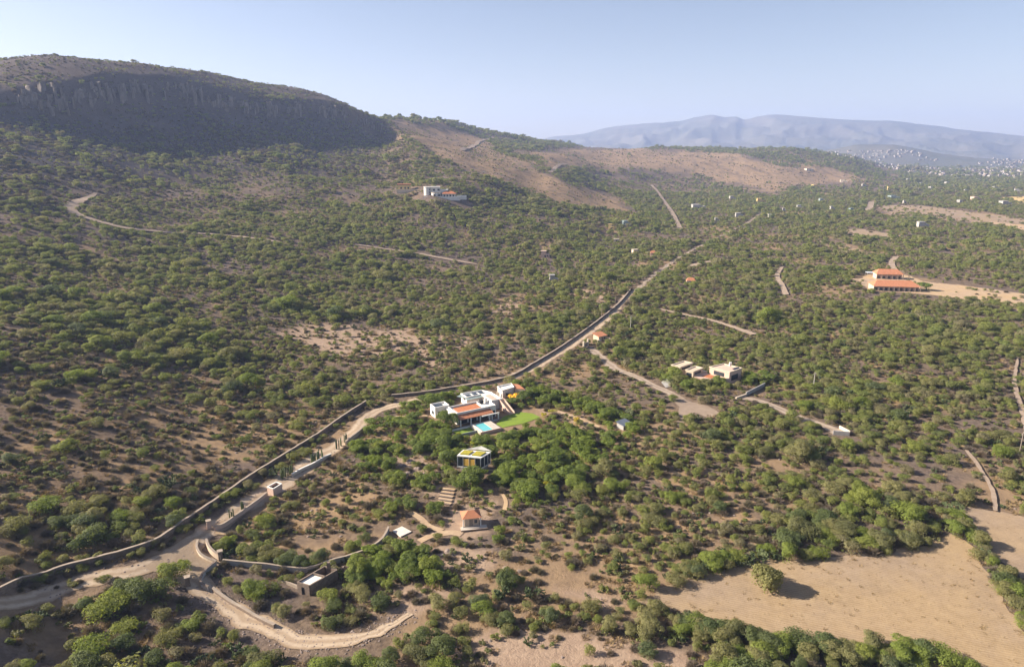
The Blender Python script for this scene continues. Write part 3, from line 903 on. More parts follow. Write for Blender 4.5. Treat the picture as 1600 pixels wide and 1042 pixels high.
for s0, s1 in ((.08, .42), (.55, .9)):
    MB().prism([tuple(gpt(s, t_)[:2]) for s, t_ in ((s0, .2), (s1, .2), (s1, .8), (s0, .8))], 5.6, 5.95).build('planted_bed', M_BED, GR)
sail = MB(); k0, k1, k2, k3, k4 = gpt(.1, .95), gpt(.55, 1.25), gpt(1.05, 1.0), gpt(.55, 1.02), gpt(.62, 1.1)
sail.add([(k0.x, k0.y, 5.9), (k1.x, k1.y, 6.2), (k2.x, k2.y, 5.9), (k3.x, k3.y, 6.0), (k4.x, k4.y, 7.2)], [(0, 3, 4), (3, 2, 4), (2, 1, 4), (1, 0, 4)])
sail.build('white_canopy', M_WHITE, GR)
BLOCK.append((r0.x + 5, r0.y + 1, 7.5))

# ---- small house with an orange hip roof
oc = Vector((*pxh(735, 818, 0), 0))
O_ = empty('orange_roofed_cottage', oc, RAD(12), 'small cottage with orange hipped tile roof and paved patio below the garden', 'house')
MB().box(-1.9, 2.2, -1.4, 2.0, -.4, 2.7).build('wall', M_SAND, O_)
mb = MB()
mb.add([(-2.5, -2.0, 2.72), (2.9, -2.0, 2.72), (2.9, 2.6, 2.72), (-2.5, 2.6, 2.72), (-.6, .3, 4.0), (1.0, .3, 4.0)], [(0, 1, 5, 4), (1, 2, 5), (2, 3, 4, 5), (3, 0, 4), (3, 2, 1, 0)])
mb.build('hipped_roof', M_TILE2, O_)
for x in (-2.2, 2.6): MB().box(x - .15, x + .15, -1.85, -1.55, -.3, 2.72).build('post', M_WHITE, O_)
MB().box(-.5, .5, -1.46, -1.36, 0, 2.1).build('door', M_WOOD, O_)
MB().box(.9, 1.7, -1.46, -1.36, .9, 1.9).build('window', M_GLASS, O_)
MB().box(-3.0, 4.2, -3.6, -1.5, -.4, .16).build('patio', M_PAVE, O_)
MB().box(-3.1, 4.3, -3.85, -3.6, -.4, .4).build('patio_wall', M_STONEW, O_)
BLOCK.append((oc.x, oc.y, 5.5))

# ---- pale concrete slab, cistern with a white roof, roadside tank
sl = [pxh(613, 829, .3), pxh(628, 822, .3), pxh(643, 830, .3), pxh(626, 838, .3)]
s0 = Vector((*sl[0], 0))
S_ = empty('concrete_platform', s0, 0, 'pale square concrete platform at the end of the curved garden wall', 'platform')
MB().prism([(p[0] - s0.x, p[1] - s0.y) for p in sl], -.4, .35).build('slab', plain('bright_concrete', (.66, .60, .52), (.56, .5, .43), .6), S_)
BLOCK.append((s0.x + 2.5, s0.y, 4))

ct = [pxh(464.5, 908.5, 2.8), pxh(483.5, 914, 2.8), pxh(526.5, 889.5, 2.8), pxh(507, 884, 2.8)]
c0 = Vector((*ct[0], 0)); q = [(p[0] - c0.x, p[1] - c0.y) for p in ct]
CI = empty('stone_shed', c0, 0, 'roofless stone shed with a bright white slab inside its walls by the lower track', 'shed')
for a, d in ((0, 1), (1, 2), (2, 3), (3, 0)):
    p0, p1 = q[a], q[d]; h_ = 2.8 + .003 * a
    MB().bar((p0[0], p0[1], h_ / 2 - .3), (p1[0], p1[1], h_ / 2 - .3), .35, h_ + .6).build('stone_wall', M_STONEW, CI)
L = lambda p0, p1, f: (p0[0] + (p1[0] - p0[0]) * f, p0[1] + (p1[1] - p0[1]) * f)
ctr = L(q[0], q[2], .5)
sh = lambda p0: L(p0, ctr, .08)
MB().prism([sh(q[0]), sh(q[1]), sh(L(q[1], q[2], .55)), sh(L(q[0], q[3], .55))], 2.1, 2.4).build('white_roof_slab', M_WHITE, CI)
MB().bar((*L(q[1], q[2], .55), 1.4), (*L(q[0], q[3], .55), 1.4), .3, 3.0).build('cross_wall', M_STONEW, CI)
pp = L(q[3], q[2], .35); MB().box(pp[0] - .35, pp[0] + .35, pp[1] - .35, pp[1] + .35, -.5, 4.2).build('chimney', M_STONEW, CI)
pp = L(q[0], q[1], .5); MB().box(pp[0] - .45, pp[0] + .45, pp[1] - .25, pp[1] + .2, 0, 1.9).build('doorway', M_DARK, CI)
d0 = at(441, 909); d1 = at(466, 920)
MB().bar((d0.x - c0.x, d0.y - c0.y, .3), (d1.x - c0.x, d1.y - c0.y, .3), .4, 1.2).build('low_wall', M_COPE, CI)
d0 = at(441, 922); d1 = at(470, 930)
BLOCK.append((c0.x + 4, c0.y + 2, 5.5))

kt = [pxh(417.5, 760, 2.2), pxh(431.5, 752.5, 2.2), pxh(440, 755, 2.2), pxh(427, 763, 2.2)]
kz = float(H(*kt[0])); kt = [pxh(417.5, 760, 2.2 + kz), pxh(431.5, 752.5, 2.2 + kz), pxh(440, 755, 2.2 + kz), pxh(427, 763, 2.2 + kz)]
k0 = Vector((*kt[0], kz)); q = [(p[0] - k0.x, p[1] - k0.y) for p in kt]
K_ = empty('water_tank', k0, 0, 'small square masonry water tank with pale rim standing beside the dirt road', 'tank')
for i in range(4):
    p0, p1 = q[i], q[(i + 1) % 4]
    MB().bar((*p0, .7), (*p1, .7), .22, 2.6 + .003 * i).build('tank_wall', M_PINK, K_)
    MB().bar((*p0, 2.1), (*p1, 2.1), .36, .2 + .003 * i).build('rim', M_WHITE, K_)
MB().prism([L(p0, L(q[0], q[2], .5), .06) for p0 in q], -.5, 1.4).build('water', M_GLASS, K_)
BLOCK.append((k0.x + 1, k0.y, 3.5))

# ---- modern villa in pinkish boxes
MO = Vector((84.6, 295.4, 0))
MV = empty('modern_villa', MO, 0, 'sand coloured modern villa of stepped flat-roofed boxes set among trees', 'house')
MV.scale = (1, 1, .82)
pa = [(-11.2, 4.1), (-8.0, .9), (-.8, 7.0), (-4.1, 10.2)]
pb = [(-6.5, -3.1), (-3.7, -5.6), (2.0, -.2), (-.8, 2.6)]
pe = [(4.7, -1.4), (11.3, -9.2), (18.6, -3.2), (12.4, 3.4)]
for poly, top, nm, mt in ((pa, 5.6, 'left_block', M_SAND), (pb, 5.5, 'middle_block', M_SAND), (pe, 6.6, 'main_block', M_PINK)):
    MB().prism(poly, -.5, top).build(nm, mt, MV)
    parapet(poly, top, top + .45, .4).build('parapet', M_CREAM, MV)
MB().prism([(-3.3, -5.9), (3.1, -10.4), (11.2, -9.3), (4.6, -1.5), (2.3, -.3)], -.5, 3.0).build('terrace', M_PINK, MV)
MB().prism([(.2, -5.5), (3.6, -8.6), (9.2, -8.4), (4.3, -2.6)], 3.0, 3.12).build('terrace_floor', M_TILE, MV)
MB().bar((3.0, -10.5, 3.3), (11.2, -9.5, 3.3), .3, .8).build('terrace_wall', M_CREAM, MV)
MB().prism([(-3.2, 1.0), (.6, 4.4), (4.4, .6), (1.9, -.1), (-.6, 2.7)], -.5, 3.6).build('link_block', M_CREAM, MV)
for (p0, p1, z0, z1) in (((-10.2, 3.0), (-8.7, 1.5), 1.6, 4.4), ((-6.9, 1.75), (-2.3, 5.65), 3.9, 5.0), ((-6.0, -3.6), (-4.3, -5.1), 2.0, 4.6), ((-2.9, -4.9), (.8, -1.4), 3.6, 4.8), ((6.2, -3.2), (9.6, -7.2), 3.4, 5.6), ((12.6, -8.2), (16.5, -5.0), 1.6, 4.6)):
    MB().bar((p0[0], p0[1], (z0 + z1) / 2), (p1[0], p1[1], (z0 + z1) / 2), .16, z1 - z0).build('window', M_GLASS, MV)
MB().box(-6.2, -5.85, -4.9, -4.55, -.4, 3.2).build('column', M_PINK, MV)
MB().box(14.2, 15.2, .4, 1.3, 6.6, 8.6).build('chimney', M_WHITE, MV)
for k in range(3):
    x = 14.2 + 1.05 * k; y = -5.2 + .85 * k
    MB().add([(x, y, 6.75), (x + 1.6, y - 1.3 + 1.1, 6.75), (x + 1.0, y + .6, 7.35), (x - .6, y + .5, 7.35)], [(0, 1, 2, 3), (3, 2, 1, 0)]).build('solar_panel', M_SOLAR, MV)
BLOCK += [(MO.x - 6, MO.y + 5, 6), (MO.x - 2, MO.y - 1, 6), (MO.x + 4, MO.y - 5, 6.5), (MO.x + 12, MO.y - 3, 8.5)]
BLOCK += [(*at(1316, 678)[:2], 5), (*at(1326, 688)[:2], 4), (*at(1180, 612)[:2], 5), (*at(1165, 622)[:2], 4)]

# driveway, ramp terrace
strip('gravel_lane', smooth_line(atw([(917, 543), (932, 552), (948, 566), (965, 578), (992, 588), (1015, 600), (1035, 609), (1052, 617), (1068, 630)])), [6.5, 5.5, 6, 6, 4.5, 4, 4, 4.5, 6], M_LANE)
sheet('gravel_yard', ragged([tuple(p_[:2]) for p_ in atw([(1050, 613), (1075, 627), (1105, 634), (1125, 645), (1108, 653), (1085, 645), (1077, 656), (1058, 668), (1056, 650), (1062, 636), (1048, 624)])], .4), M_LANE, .11, 2.0)
strip('gravel_lane', smooth_line(atw([(1155, 622), (1180, 625), (1210, 636), (1250, 653), (1285, 666), (1312, 677)])), [4, 4.2, 4.5, 5, 5.5, 6], M_LANE, .12)
bt = [pxh(1302, 674, 1.2), pxh(1312, 665, 1.2), pxh(1327.5, 673, 1.2), pxh(1327, 676, 1.2)]
b0 = Vector((*bt[0], 0)); q = [(p_[0] - b0.x, p_[1] - b0.y) for p_ in bt]
BT = empty('terrace_end_wall', b0, 0, 'pale masonry retaining wall holding up the end of the gravel terrace lane', 'wall')
MB().bar((*q[0], .3), (*q[3], .3), .4, 2.6).build('retaining_wall', M_GREY, BT)
MB().bar((*q[1], .5), (*q[2], .5), .4, 1.6).build('parapet', M_CREAM, BT)
MB().bar((*q[2], .48), (*q[3], .48), .42, 1.7).build('return_wall', M_CREAM, BT)
w0, w1, w2 = pxh(1166, 613, 1.6), pxh(1195, 599, 1.6), pxh(1150, 622, .6)
WW = empty('garden_wall', (*w0, 0), 0, 'grey garden wall climbing behind the terrace lane towards the modern villa', 'wall')
MB().bar((0, 0, .5), (w1[0] - w0[0], w1[1] - w0[1], .7), .35, 2.4).build('wall_body', M_GREY, WW)
MB().bar((0, 0, .3), (w2[0] - w0[0], w2[1] - w0[1], .3), .5, 1.4).build('low_wall', M_CREAM, WW)
cpz = [at(1036, 602), at(1050, 603)]
pv2 = sheet('courtyard_paving', [pxh(u, v, 0) for u, v in ((1033, 598), (1042, 590), (1056, 594), (1053, 604), (1040, 606))], M_GREY, .14, 2.0)

# gatehouse, gate
gh = Vector((*pxh(937, 531, 0), 0))
GH = empty('gatehouse', gh, RAD(35), 'small gatehouse with orange tile roof at the corner of the stone wall and road', 'house')
MB().box(-2.8, 2.8, -2.2, 2.2, -.4, 2.8).build('wall', M_SAND, GH)
MB().add([(-3.3, -2.8, 2.82), (3.3, -2.8, 2.82), (3.3, 2.7, 3.9), (-3.3, 2.7, 3.9), (-3.3, -2.8, 2.62), (3.3, -2.8, 2.62), (3.3, 2.7, 3.7), (-3.3, 2.7, 3.7)],
         [(0, 1, 2, 3), (7, 6, 5, 4), (0, 4, 5, 1), (1, 5, 6, 2), (2, 6, 7, 3), (3, 7, 4, 0)]).build('tile_roof', M_TILE2, GH)
MB().box(-.5, .5, -2.26, -2.16, 0, 2.1).build('door', M_WOOD, GH)
MB().box(1.1, 2.1, -2.26, -2.16, .9, 1.9).build('window', M_GLASS, GH)
MB().box(-4.4, -2.82, -3.4, -3.1, -.4, 1.3).build('yard_wall', M_WHITE, GH)
MB().box(2.82, 3.1, -9.0, 2.0, -.4, 1.5).build('yard_wall', M_CREAM, GH)
BLOCK.append((gh.x, gh.y, 7))
g1 = Vector((*pxh(915, 543, 0), 0))
GT = empty('entrance_gate', g1, RAD(60), 'tall cream entrance gate pillars at the top of the gravel driveway', 'gate')
MB().box(-3.2, -2.2, -.4, .4, -.4, 4.0).build('pillar', M_CREAM, GT)
MB().box(2.2, 3.2, -.4, .4, -.4, 4.0).build('pillar', M_CREAM, GT)
MB().box(-2.2, 2.2, -.08, .08, .1, 2.6).build('gate_leaf', M_WOOD, GT)
BLOCK.append((g1.x, g1.y, 4))
bl = Vector((*pxh(975, 668, 0), 0))
BL = empty('service_shed', bl, RAD(40), 'small shed with blue-grey sloping metal roof at the corner of the villa garden', 'shed')
MB().box(-3, 3, -2.2, 2.2, -.4, 2.4).build('wall', M_GREY, BL)
MB().add([(-3.4, -2.6, 2.42), (3.4, -2.6, 2.42), (3.4, 2.6, 3.4), (-3.4, 2.6, 3.4), (-3.4, -2.6, 2.3), (3.4, -2.6, 2.3), (3.4, 2.6, 3.28), (-3.4, 2.6, 3.28)],
         [(0, 1, 2, 3), (7, 6, 5, 4), (0, 4, 5, 1), (1, 5, 6, 2), (2, 6, 7, 3), (3, 7, 4, 0)]).build('metal_roof', M_BLUE, BL)
MB().box(-.6, .6, -2.27, -2.17, 0, 2).build('door', M_WOOD, BL)
BL.scale = (.75, .75, .75)
BLOCK.append((bl.x, bl.y, 3.4))

# ---- ranch on the plain: two long buildings under orange tiles
def longhouse(name, label, corner, dirdeg, Lx, Dy, wall_h, ridge, nbay, arcade=True):
    r = empty(name, (corner[0], corner[1], float(H(*corner))), RAD(dirdeg), label, 'house', 'ranch buildings on the plain')
    MB().box(.8, Lx - .8, 2.2 if arcade else .4, Dy - .5, -.5, wall_h).build('wall', M_PINK, r)
    mb = MB()
    mb.add([(0, 0, wall_h - .5), (Lx, 0, wall_h - .5), (Lx, Dy, wall_h + .02), (0, Dy, wall_h + .02), (Dy * .35, Dy * .6, ridge), (Lx - Dy * .35, Dy * .6, ridge)], [(0, 1, 5, 4), (1, 2, 5), (2, 3, 4, 5), (3, 0, 4), (3, 2, 1, 0)])
    mb.build('tile_roof', M_TILE2, r)
    for k in range(nbay + 1):
        x = .5 + (Lx - 1.0) * k / nbay
        MB().box(x - .25, x + .25, .3, .8, -.5, wall_h - .5).build('column', M_CREAM, r)
    for k in range(nbay):
        x = .8 + (Lx - 1.6) * (k + .5) / nbay; y = 2.2 if arcade else .4
        MB().box(x - 1.1, x + 1.1, y - .06, y + .06, .2, 2.4).build('doorway', M_GLASS, r)
    return r
longhouse('ranch_house', 'long ranch house with wide orange tile roof and columned front beside the bare yard', pxh(1364, 455, 0), -8, 33, 13, 4.2, 7.2, 9)
longhouse('ranch_barn', 'shorter orange tiled ranch building standing behind the long columned ranch house', pxh(1368.5, 436.5, 0), -8, 21, 10, 4.6, 7.6, 5)
BLOCK += [(285, 495, 17), (275, 500, 14), (305, 490, 12), (306, 548, 15), (290, 545, 12)]
cp = Vector((*pxh(1361, 431, 0), 0))
CP_ = empty('carport', cp, RAD(-10), 'white metal roofed carport on posts beside the orange roofed ranch buildings', 'carport')
MB().box(-4, 4, -3, 3, 2.8, 3.0).build('metal_roof', M_METAL, CP_)
for x in (-3.7, 3.7):
    for y in (-2.7, 2.7): MB().box(x - .1, x + .1, y - .1, y + .1, -.3, 2.8).build('post', M_GREY, CP_)
BLOCK.append((cp.x, cp.y, 7))

# ---- hill villa with a round white tower, yellow house beside it
hv = at(692, 308); hv.z = float(H(hv.x, hv.y))
HV = empty('hilltop_villa', hv, math.atan2(-hv.x, hv.y) * 1.0, 'white hilltop villa with round tower and orange tiled wing overlooking the valley', 'house')
HV.scale = (.8, .8, .8)
def cyl(x, y, r, z0, z1, n=20):
    return MB().prism([(x + r * math.cos(2 * math.pi * k / n), y + r * math.sin(2 * math.pi * k / n)) for k in range(n)], z0, z1)
cyl(-23, 6, 5.6, -4, 14.2).build('round_tower', M_WHITE, HV)
cyl(-23, 6, 6.0, 14.2, 15.0).build('tower_rim', M_WHITE, HV)
MB().box(-17.6, -4, 3, 14, -3, 14.4).build('tall_block', M_WHITE, HV)
MB().box(-18, -3.4, 2.4, 14.6, 14.4, 15.2).build('flat_roof', M_WHITE, HV)
cyl(-10, 2.5, 8.0, -3, 6.2).build('curved_wing', M_WHITE, HV)
cyl(-10, 2.5, 8.5, 6.2, 7.0).build('terrace_rim', M_CREAM, HV)
MB().box(-3.9, 7.5, 4, 14, -3, 10).build('upper_block', M_WHITE, HV)
MB().box(-4.2, 8.4, 3.4, 14.4, 10, 10.8).build('flat_roof', M_WHITE, HV)
MB().box(-1, 19, -3, 8, -3, 5.0).build('tiled_wing', M_WHITE, HV)
MB().add([(-2, -5, 5.0), (21, -5, 5.0), (21, 9, 5.0), (-2, 9, 5.0), (4, 2, 8.6), (14, 2, 8.6)], [(0, 1, 5, 4), (1, 2, 5), (2, 3, 4, 5), (3, 0, 4), (3, 2, 1, 0)]).build('tile_roof', M_TILE, HV)
for x in (1, 5.5, 10, 14.5): MB().box(x, x + 2.8, -3.1, -2.95, .2, 3.6).build('window', M_GLASS, HV)
for z in (2, 6, 10): MB().box(-20.5, -19.0, .35, .6, z, z + 2.2).build('window', M_GLASS, HV)
for x in (-15, -8): MB().box(x, x + 3.5, 2.9, 3.02, 9, 12).build('window', M_GLASS, HV)
for x in (-14, -7): MB().box(x, x + 3, -6.2, -4.0, 1.0, 4.4).build('window', M_GLASS, HV)
MB().box(-30, 26, -8, -7.4, -5, 1.0).build('terrace_wall', M_WHITE, HV)
MB().box(21, 36, -2, -1.4, -4, 2.4).build('garden_wall', M_WHITE, HV)
yh = at(632, 299); yh.z += 2.0
YH = empty('yellow_house', yh, .15, 'yellow walled house with flat orange roof left of the white hilltop villa', 'house')
MB().box(-8, 8, -4, 4, -2, 6).build('wall', plain('yellow_plaster', (.66, .50, .22), (.6, .45, .2), .5), YH)
MB().box(-8.8, 8.8, -4.8, 4.8, 6, 7.2).build('tile_roof', M_TILE2, YH)
for x in (-5, 0, 4): MB().box(x, x + 2, -4.08, -3.95, 1, 3.2).build('window', M_GLASS, YH)
MB().box(-10, 14, -9, -8.4, -5, .6).build('terrace_wall', M_CREAM, YH)
BLOCK += [(hv.x + x, hv.y - 5, 17) for x in (-25, -8, 8, 22)] + [(yh.x, yh.y - 3, 15)]

# ---- small houses scattered over the plain and the far slopes
HOUSES = [  # u, v, width px, wall, roof kind, label
    (865, 441, 13, 'w', 'flat', 'white flat-roofed house with a car bay among trees left of the straight road'),
    (1079, 444, 13, 'c', 'tile', 'small house with bright orange roof right of the straight road'),
    (1441, 355, 15, 'w', 'flat', 'white two-box house with a green garden alone on the plain'),
    (1091, 326, 20, 'w', 'flat', 'long low white shed among trees at the foot of the brown hill'),
    (1144, 312, 9, 'w', 'flat', 'white house just above the long low white shed'),
    (1188, 316, 11, 'y', 'flat', 'yellow house among bright trees near the end of the straight road'),
    (1155, 339, 12, 'w', 'flat', 'low white house beside the far end of the straight road'),
    (1204, 341, 8, 'w', 'flat', 'small white house just right of the far road end'),
    (1300, 328, 7, 'w', 'flat', 'small white cube house among trees on the plain'),
    (1274, 293, 11, 'y', 'flat', 'pale yellow house at the foot of the dark far hill'),
    (1264, 267, 12, 'c', 'flat', 'pale rocky-looking house high on the dark far hill'),
    (1318, 285, 10, 'c', 'flat', 'cream house below the dark far hill beside trees'),
    (1389, 297, 5, 'y', 'tall', 'slim yellow tower house standing over the trees of the plain'),
    (1396, 311, 15, 'g', 'flat', 'long pale green shed on the far plain'),
    (1413, 318, 5, 'w', 'flat', 'small white hut beside the bare far field'),
    (1500, 317, 9, 'w', 'flat', 'white house right of the bare far field'),
    (1524, 313, 13, 'p', 'flat', 'long pinkish house on the far plain'),
    (1570, 320, 15, 'w', 'flat', 'white shed beside the golden stubble field'),
    (1331, 331, 9, 'g', 'flat', 'grey-green roofed house in the trees left of the bare far field'),
    (1250, 326, 10, 'w', 'flat', 'pale roofed house half hidden by trees in the middle plain'),
    (1284, 315, 9, 'g', 'flat', 'grey house half hidden by trees below the dark hill'),
    (852, 402, 13, 'p', 'flat', 'pinkish half built house in the scrub at the foot of the slope'),
    (963, 378, 8, 'c', 'flat', 'cream house in the green trees left of the straight road'),
    (955, 358, 9, 'y', 'flat', 'ochre house high among trees at the foot of the spur'),
    (978, 352, 12, 'g', 'flat', 'green roofed shed among trees at the foot of the spur'),
    (992, 395, 9, 'c', 'flat', 'low cream house close to the straight road'),
    (1020, 400, 8, 'p', 'tile', 'low house with reddish roof close to the straight road'),
    (1555, 296, 8, 'w', 'flat', None), (1590, 300, 9, 'w', 'flat', None), (1480, 288, 8, 'w', 'flat', None), (1530, 283, 9, 'w', 'flat', None),
    (1455, 296, 8, 'w', 'flat', None), (1510, 300, 7, 'w', 'flat', None), (1570, 287, 8, 'w', 'flat', None), (1420, 283, 7, 'w', 'flat', None),
    (1440, 289, 6, 'w', 'flat', None), (1498, 278, 8, 'w', 'flat', None), (1548, 277, 9, 'w', 'flat', None), (1588, 280, 8, 'w', 'flat', None),
    (1350, 292, 7, 'w', 'flat', None), (1225, 331, 6, 'w', 'flat', None), (1120, 347, 7, 'w', 'flat', None),
]
M_FARW = plain('weathered_white_wall', (.42, .395, .36), (.32, .30, .275), .3)
WALLM = {'w': M_FARW, 'c': M_CREAM, 'y': plain('ochre_plaster', (.62, .46, .20), (.55, .4, .17), .4), 'g': M_TEAL, 'p': M_PINK}
for u, v, wpx, wm, rk, lab in HOUSES:
    g = at(u, v)
    sc_ = FPX / project(g.x, g.y, g.z)[2]
    w = wpx / float(sc_); d = min(w * .6, 14); hh = 3.2 if rk == 'flat' else (9 if rk == 'tall' else 3)
    if w > 12 and rk == 'flat': hh = 4.5
    r = empty('house', g, random.uniform(-.4, .4), lab or 'small white flat-roofed house among the hazy trees of the far plain', 'house', 'small houses scattered over the plain')
    wall = MB().box(-w / 2, w / 2, -d / 2, d / 2, -2, hh)
    if rk == 'flat' and w > 6: wall.box(-w / 2 + .2, w * .1, -d / 2 + .1, d / 2 - .1, hh, hh + 2.6)
    wall.build('wall', WALLM[wm], r)
    if rk == 'tile':
        MB().add([(-w * .56, -d * .6, hh), (w * .56, -d * .6, hh), (w * .56, d * .6, hh), (-w * .56, d * .6, hh), (-w * .3, 0, hh + 2.2), (w * .3, 0, hh + 2.2)], [(0, 1, 5, 4), (1, 2, 5), (2, 3, 4, 5), (3, 0, 4), (3, 2, 1, 0)]).build('tile_roof', M_TILE2, r)
    else:
        top = hh + (2.6 if (rk == 'flat' and w > 6) else 0)
        MB().box(-w / 2 - .3, w * .1 + .3 if (rk == 'flat' and w > 6) else w / 2 + .3, -d / 2 - .3, d / 2 + .3, top, top + .3).build('flat_roof', WALLM[wm] if wm != 'w' else M_GREY, r)
    MB().box(-w * .08, w * .12, -d / 2 - .06, -d / 2 + .06, .2, 2.2).build('doorway', M_GLASS, r)
    MB().box(w * .2, w * .38, -d / 2 - .06, -d / 2 + .06, .9, 2.2).build('window', M_GLASS, r)
    BLOCK.append((g.x, g.y - d * .5, w * .75))

# ---- the town far off, too many houses to count
tm, t, b = new_mat('town_walls')
p = pos(t)
vo = nd(t, 'ShaderNodeTexVoronoi'); vo.inputs['Scale'].default_value = .03
t.links.new(p, vo.inputs['Vector'])
t.links.new(ramp(t, vo.outputs['Color'], [(0, (.42, .40, .38)), (.35, (.31, .27, .235)), (.65, (.22, .175, .15)), (1, (.46, .44, .42))]), b.inputs['Base Color'])
mb = MB()
dg = bpy.context.evaluated_depsgraph_get() if False else None
def foot_z(x, y):
    return 0.0
hillo = bpy.data.objects['foothill']
bpy.context.view_layer.update()
for k in range(4200):
    u = rng.uniform(1290, 1760); r = 3300 + 4600 * rng.random() ** 1.2
    if u < 1420 and r < 3600: continue
    az, s = ray(u, 260)
    az = float(az)
    x, y = math.sin(az) * r, math.cos(az) * r
    z = float(H(x, y))
    hit, loc, no, fi = hillo.ray_cast(Vector((x, y, 900)), Vector((0, 0, -1)))
    if hit and loc.z > z: z = loc.z
    if z > 100: continue
    if fbm(x / 420, y / 420, 91, 2) < .40: continue
    w = rng.uniform(6, 17); d = rng.uniform(6, 16); h_ = rng.choice([3, 3, 4, 6, 8]) + 1
    mb.box(x - w / 2, x + w / 2, y - d / 2, y + d / 2, z - 6, z + h_)
tag(mb.build('distant_town', tm), kind='stuff')

# ---- walls along the road and round the garden
def wall_line(name, label, pts, h, th, body, cap, wall_dz=None, step=2.0):
    line = smooth_line(pts, step)
    root = empty(name, (line[0][0], line[0][1], 0), 0, label, 'wall')
    P = np.array(line); zz = H(P[:, 0], P[:, 1])
    T = np.gradient(P, axis=0); T /= np.linalg.norm(T, axis=1)[:, None] + 1e-9
    N = np.stack([T[:, 1], -T[:, 0]], 1)
    o = P[0]
    for nm, t0, lo, hi, mt in (('wall_body', th, -.6, h, body), ('coping', th * 1.35, h, h + .14, cap)):
        vs = []
        for i in range(len(P)):
            jit = (vnoise(P[i, 0] / 2.5, P[i, 1] / 2.5, 77) - .5) * (.22 if nm == 'wall_body' else .22)
            for s, z in ((-1, lo), (1, lo), (1, hi + jit), (-1, hi + jit)):
                if nm == 'coping' and z == lo: z = lo + jit
                q = P[i] - o + N[i] * s * t0 / 2
                vs.append((q[0], q[1], zz[i] + z))
        fs = []
        for i in range(len(P) - 1):
            a = 4 * i
            for k in range(4): fs.append((a + k, a + (k + 1) % 4, a + 4 + (k + 1) % 4, a + 4 + k))
        n = len(vs)
        fs += [(3, 2, 1, 0), (n - 4, n - 3, n - 2, n - 1)]
        MB().add(vs, fs).build(nm, mt, root)
    return line
def ats(pts, dz): return [at(u, v, dz) for u, v in pts]
WALLS = []
WALLS.append(wall_line('stone_wall', 'long field stone wall following the uphill side of the dirt road from the corner', ats([(-60, 934), (0, 918), (33, 902), (73, 893), (97, 884), (147, 871), (200, 857), (240, 844), (268, 826), (297, 806), (333, 782), (383, 747), (437, 713), (490, 681), (533, 651), (572, 626)], 1.5), 1.5, .5, M_STONEW, M_COPE))
WALLS.append(wall_line('stone_wall', 'upper stone wall curving behind the villa along the road to the gatehouse', ats([(612, 617), (665, 611), (730, 601), (770, 594), (802, 585), (835, 566), (884, 536), (933, 501), (966, 474), (985, 452)], 1.15), 1.15, .6, M_STONEW, M_COPE))
WALLS.append(wall_line('garden_wall', 'grey curved garden wall from the gate pillar to the concrete platform', ats([(348, 874), (392, 879), (432, 883), (478, 887), (511, 877), (569, 859), (598, 840), (607, 823)], 1.3), 1.3, .4, M_GREY, M_COPE))
WALLS.append(wall_line('garden_wall', 'low stone wall edging the lower dirt track below the gate', ats([(332, 918), (358, 937), (386, 953), (410, 967), (429, 976)], .9), .9, .5, M_STONEW, M_COPE))
WALLS.append(wall_line('garden_wall', 'dark curved wing wall sweeping round the gate apron', ats([(337, 877), (322, 889), (314, 901), (315, 911), (326, 917)], 1.2), 1.2, .4, M_GREY, M_STONEW))
WALLS.append(wall_line('garden_wall', 'outer cream curved planter wall at the gate apron', ats([(309, 843), (307, 853), (313, 865), (325, 872), (338, 876)], .8), .8, .4, M_CREAM, M_COPE, step=1.0))
WALLS.append(wall_line('garden_wall', 'inner tan curved wall behind the planter at the gate', ats([(322, 842), (326, 852), (334, 861), (344, 867)], 1.6), 1.6, .4, M_SAND, M_COPE, step=1.0))
WALLS.append(wall_line('garden_wall', 'pinkish roadside wall between the gate and the square water tank', ats([(334, 824), (350, 818), (368, 805), (395, 786), (417, 769)], 1.1), 1.1, .4, M_PINK, M_COPE))
WALLS.append(wall_line('garden_wall', 'pale roadside wall between the cactus rows above the water tank', ats([(456, 741), (470, 733), (486, 725), (503, 716), (517, 709)], .9), .9, .4, M_CREAM, M_WHITE))
WALLS.append(wall_line('garden_wall', 'tan roadside wall near the bend of the road left of the villa', ats([(540, 690), (550, 681), (561, 673), (570, 664)], 1.5), 1.5, .5, M_SAND, M_COPE))
for uv, nm in (((345, 874), 'gate pillar at the inner end of the curved planter wall'), ((327, 826), 'pinkish gate pillar where the roadside wall meets the apron'), ((294, 915), 'dark stone gate pillar across the apron from the planter')):
    g = at(*uv)
    r = empty('gate_pillar', g, .5, nm, 'pillar', 'gate pillars around the apron')
    MB().box(-.5, .5, -.5, .5, -.4, 2.3).build('shaft', M_PINK if 'pinkish' in nm else M_STONEW, r)
    MB().box(-.65, .65, -.65, .65, 2.3, 2.5).build('cap', M_COPE, r)
for uv, w in (([(335, 832), (350, 834), (364, 837), (361, 843), (355, 846)], 1.0), ([(375, 849), (388, 850), (397, 855), (398, 862), (390, 866), (376, 866)], 1.1), ([(655, 846), (672, 838), (690, 834), (708, 832), (722, 835)], 2.4), ([(640, 800), (655, 808), (668, 820), (690, 830)], 2.0), ([(762, 735), (790, 735), (815, 740), (835, 742)], 1.2),
              ([(785, 772), (790, 785), (788, 797)], 1.2), ([(815, 693), (845, 691), (860, 688)], 3.0), ([(606, 652), (640, 650), (668, 650)], 1.2), ([(700, 676), (715, 683), (728, 694), (738, 702)], 1.2), ([(865, 642), (890, 650), (915, 660), (935, 668)], 2.5)):
    strip('garden_path', smooth_line(atw(uv), 1.0), w, M_PALE, .12, .25, 4)
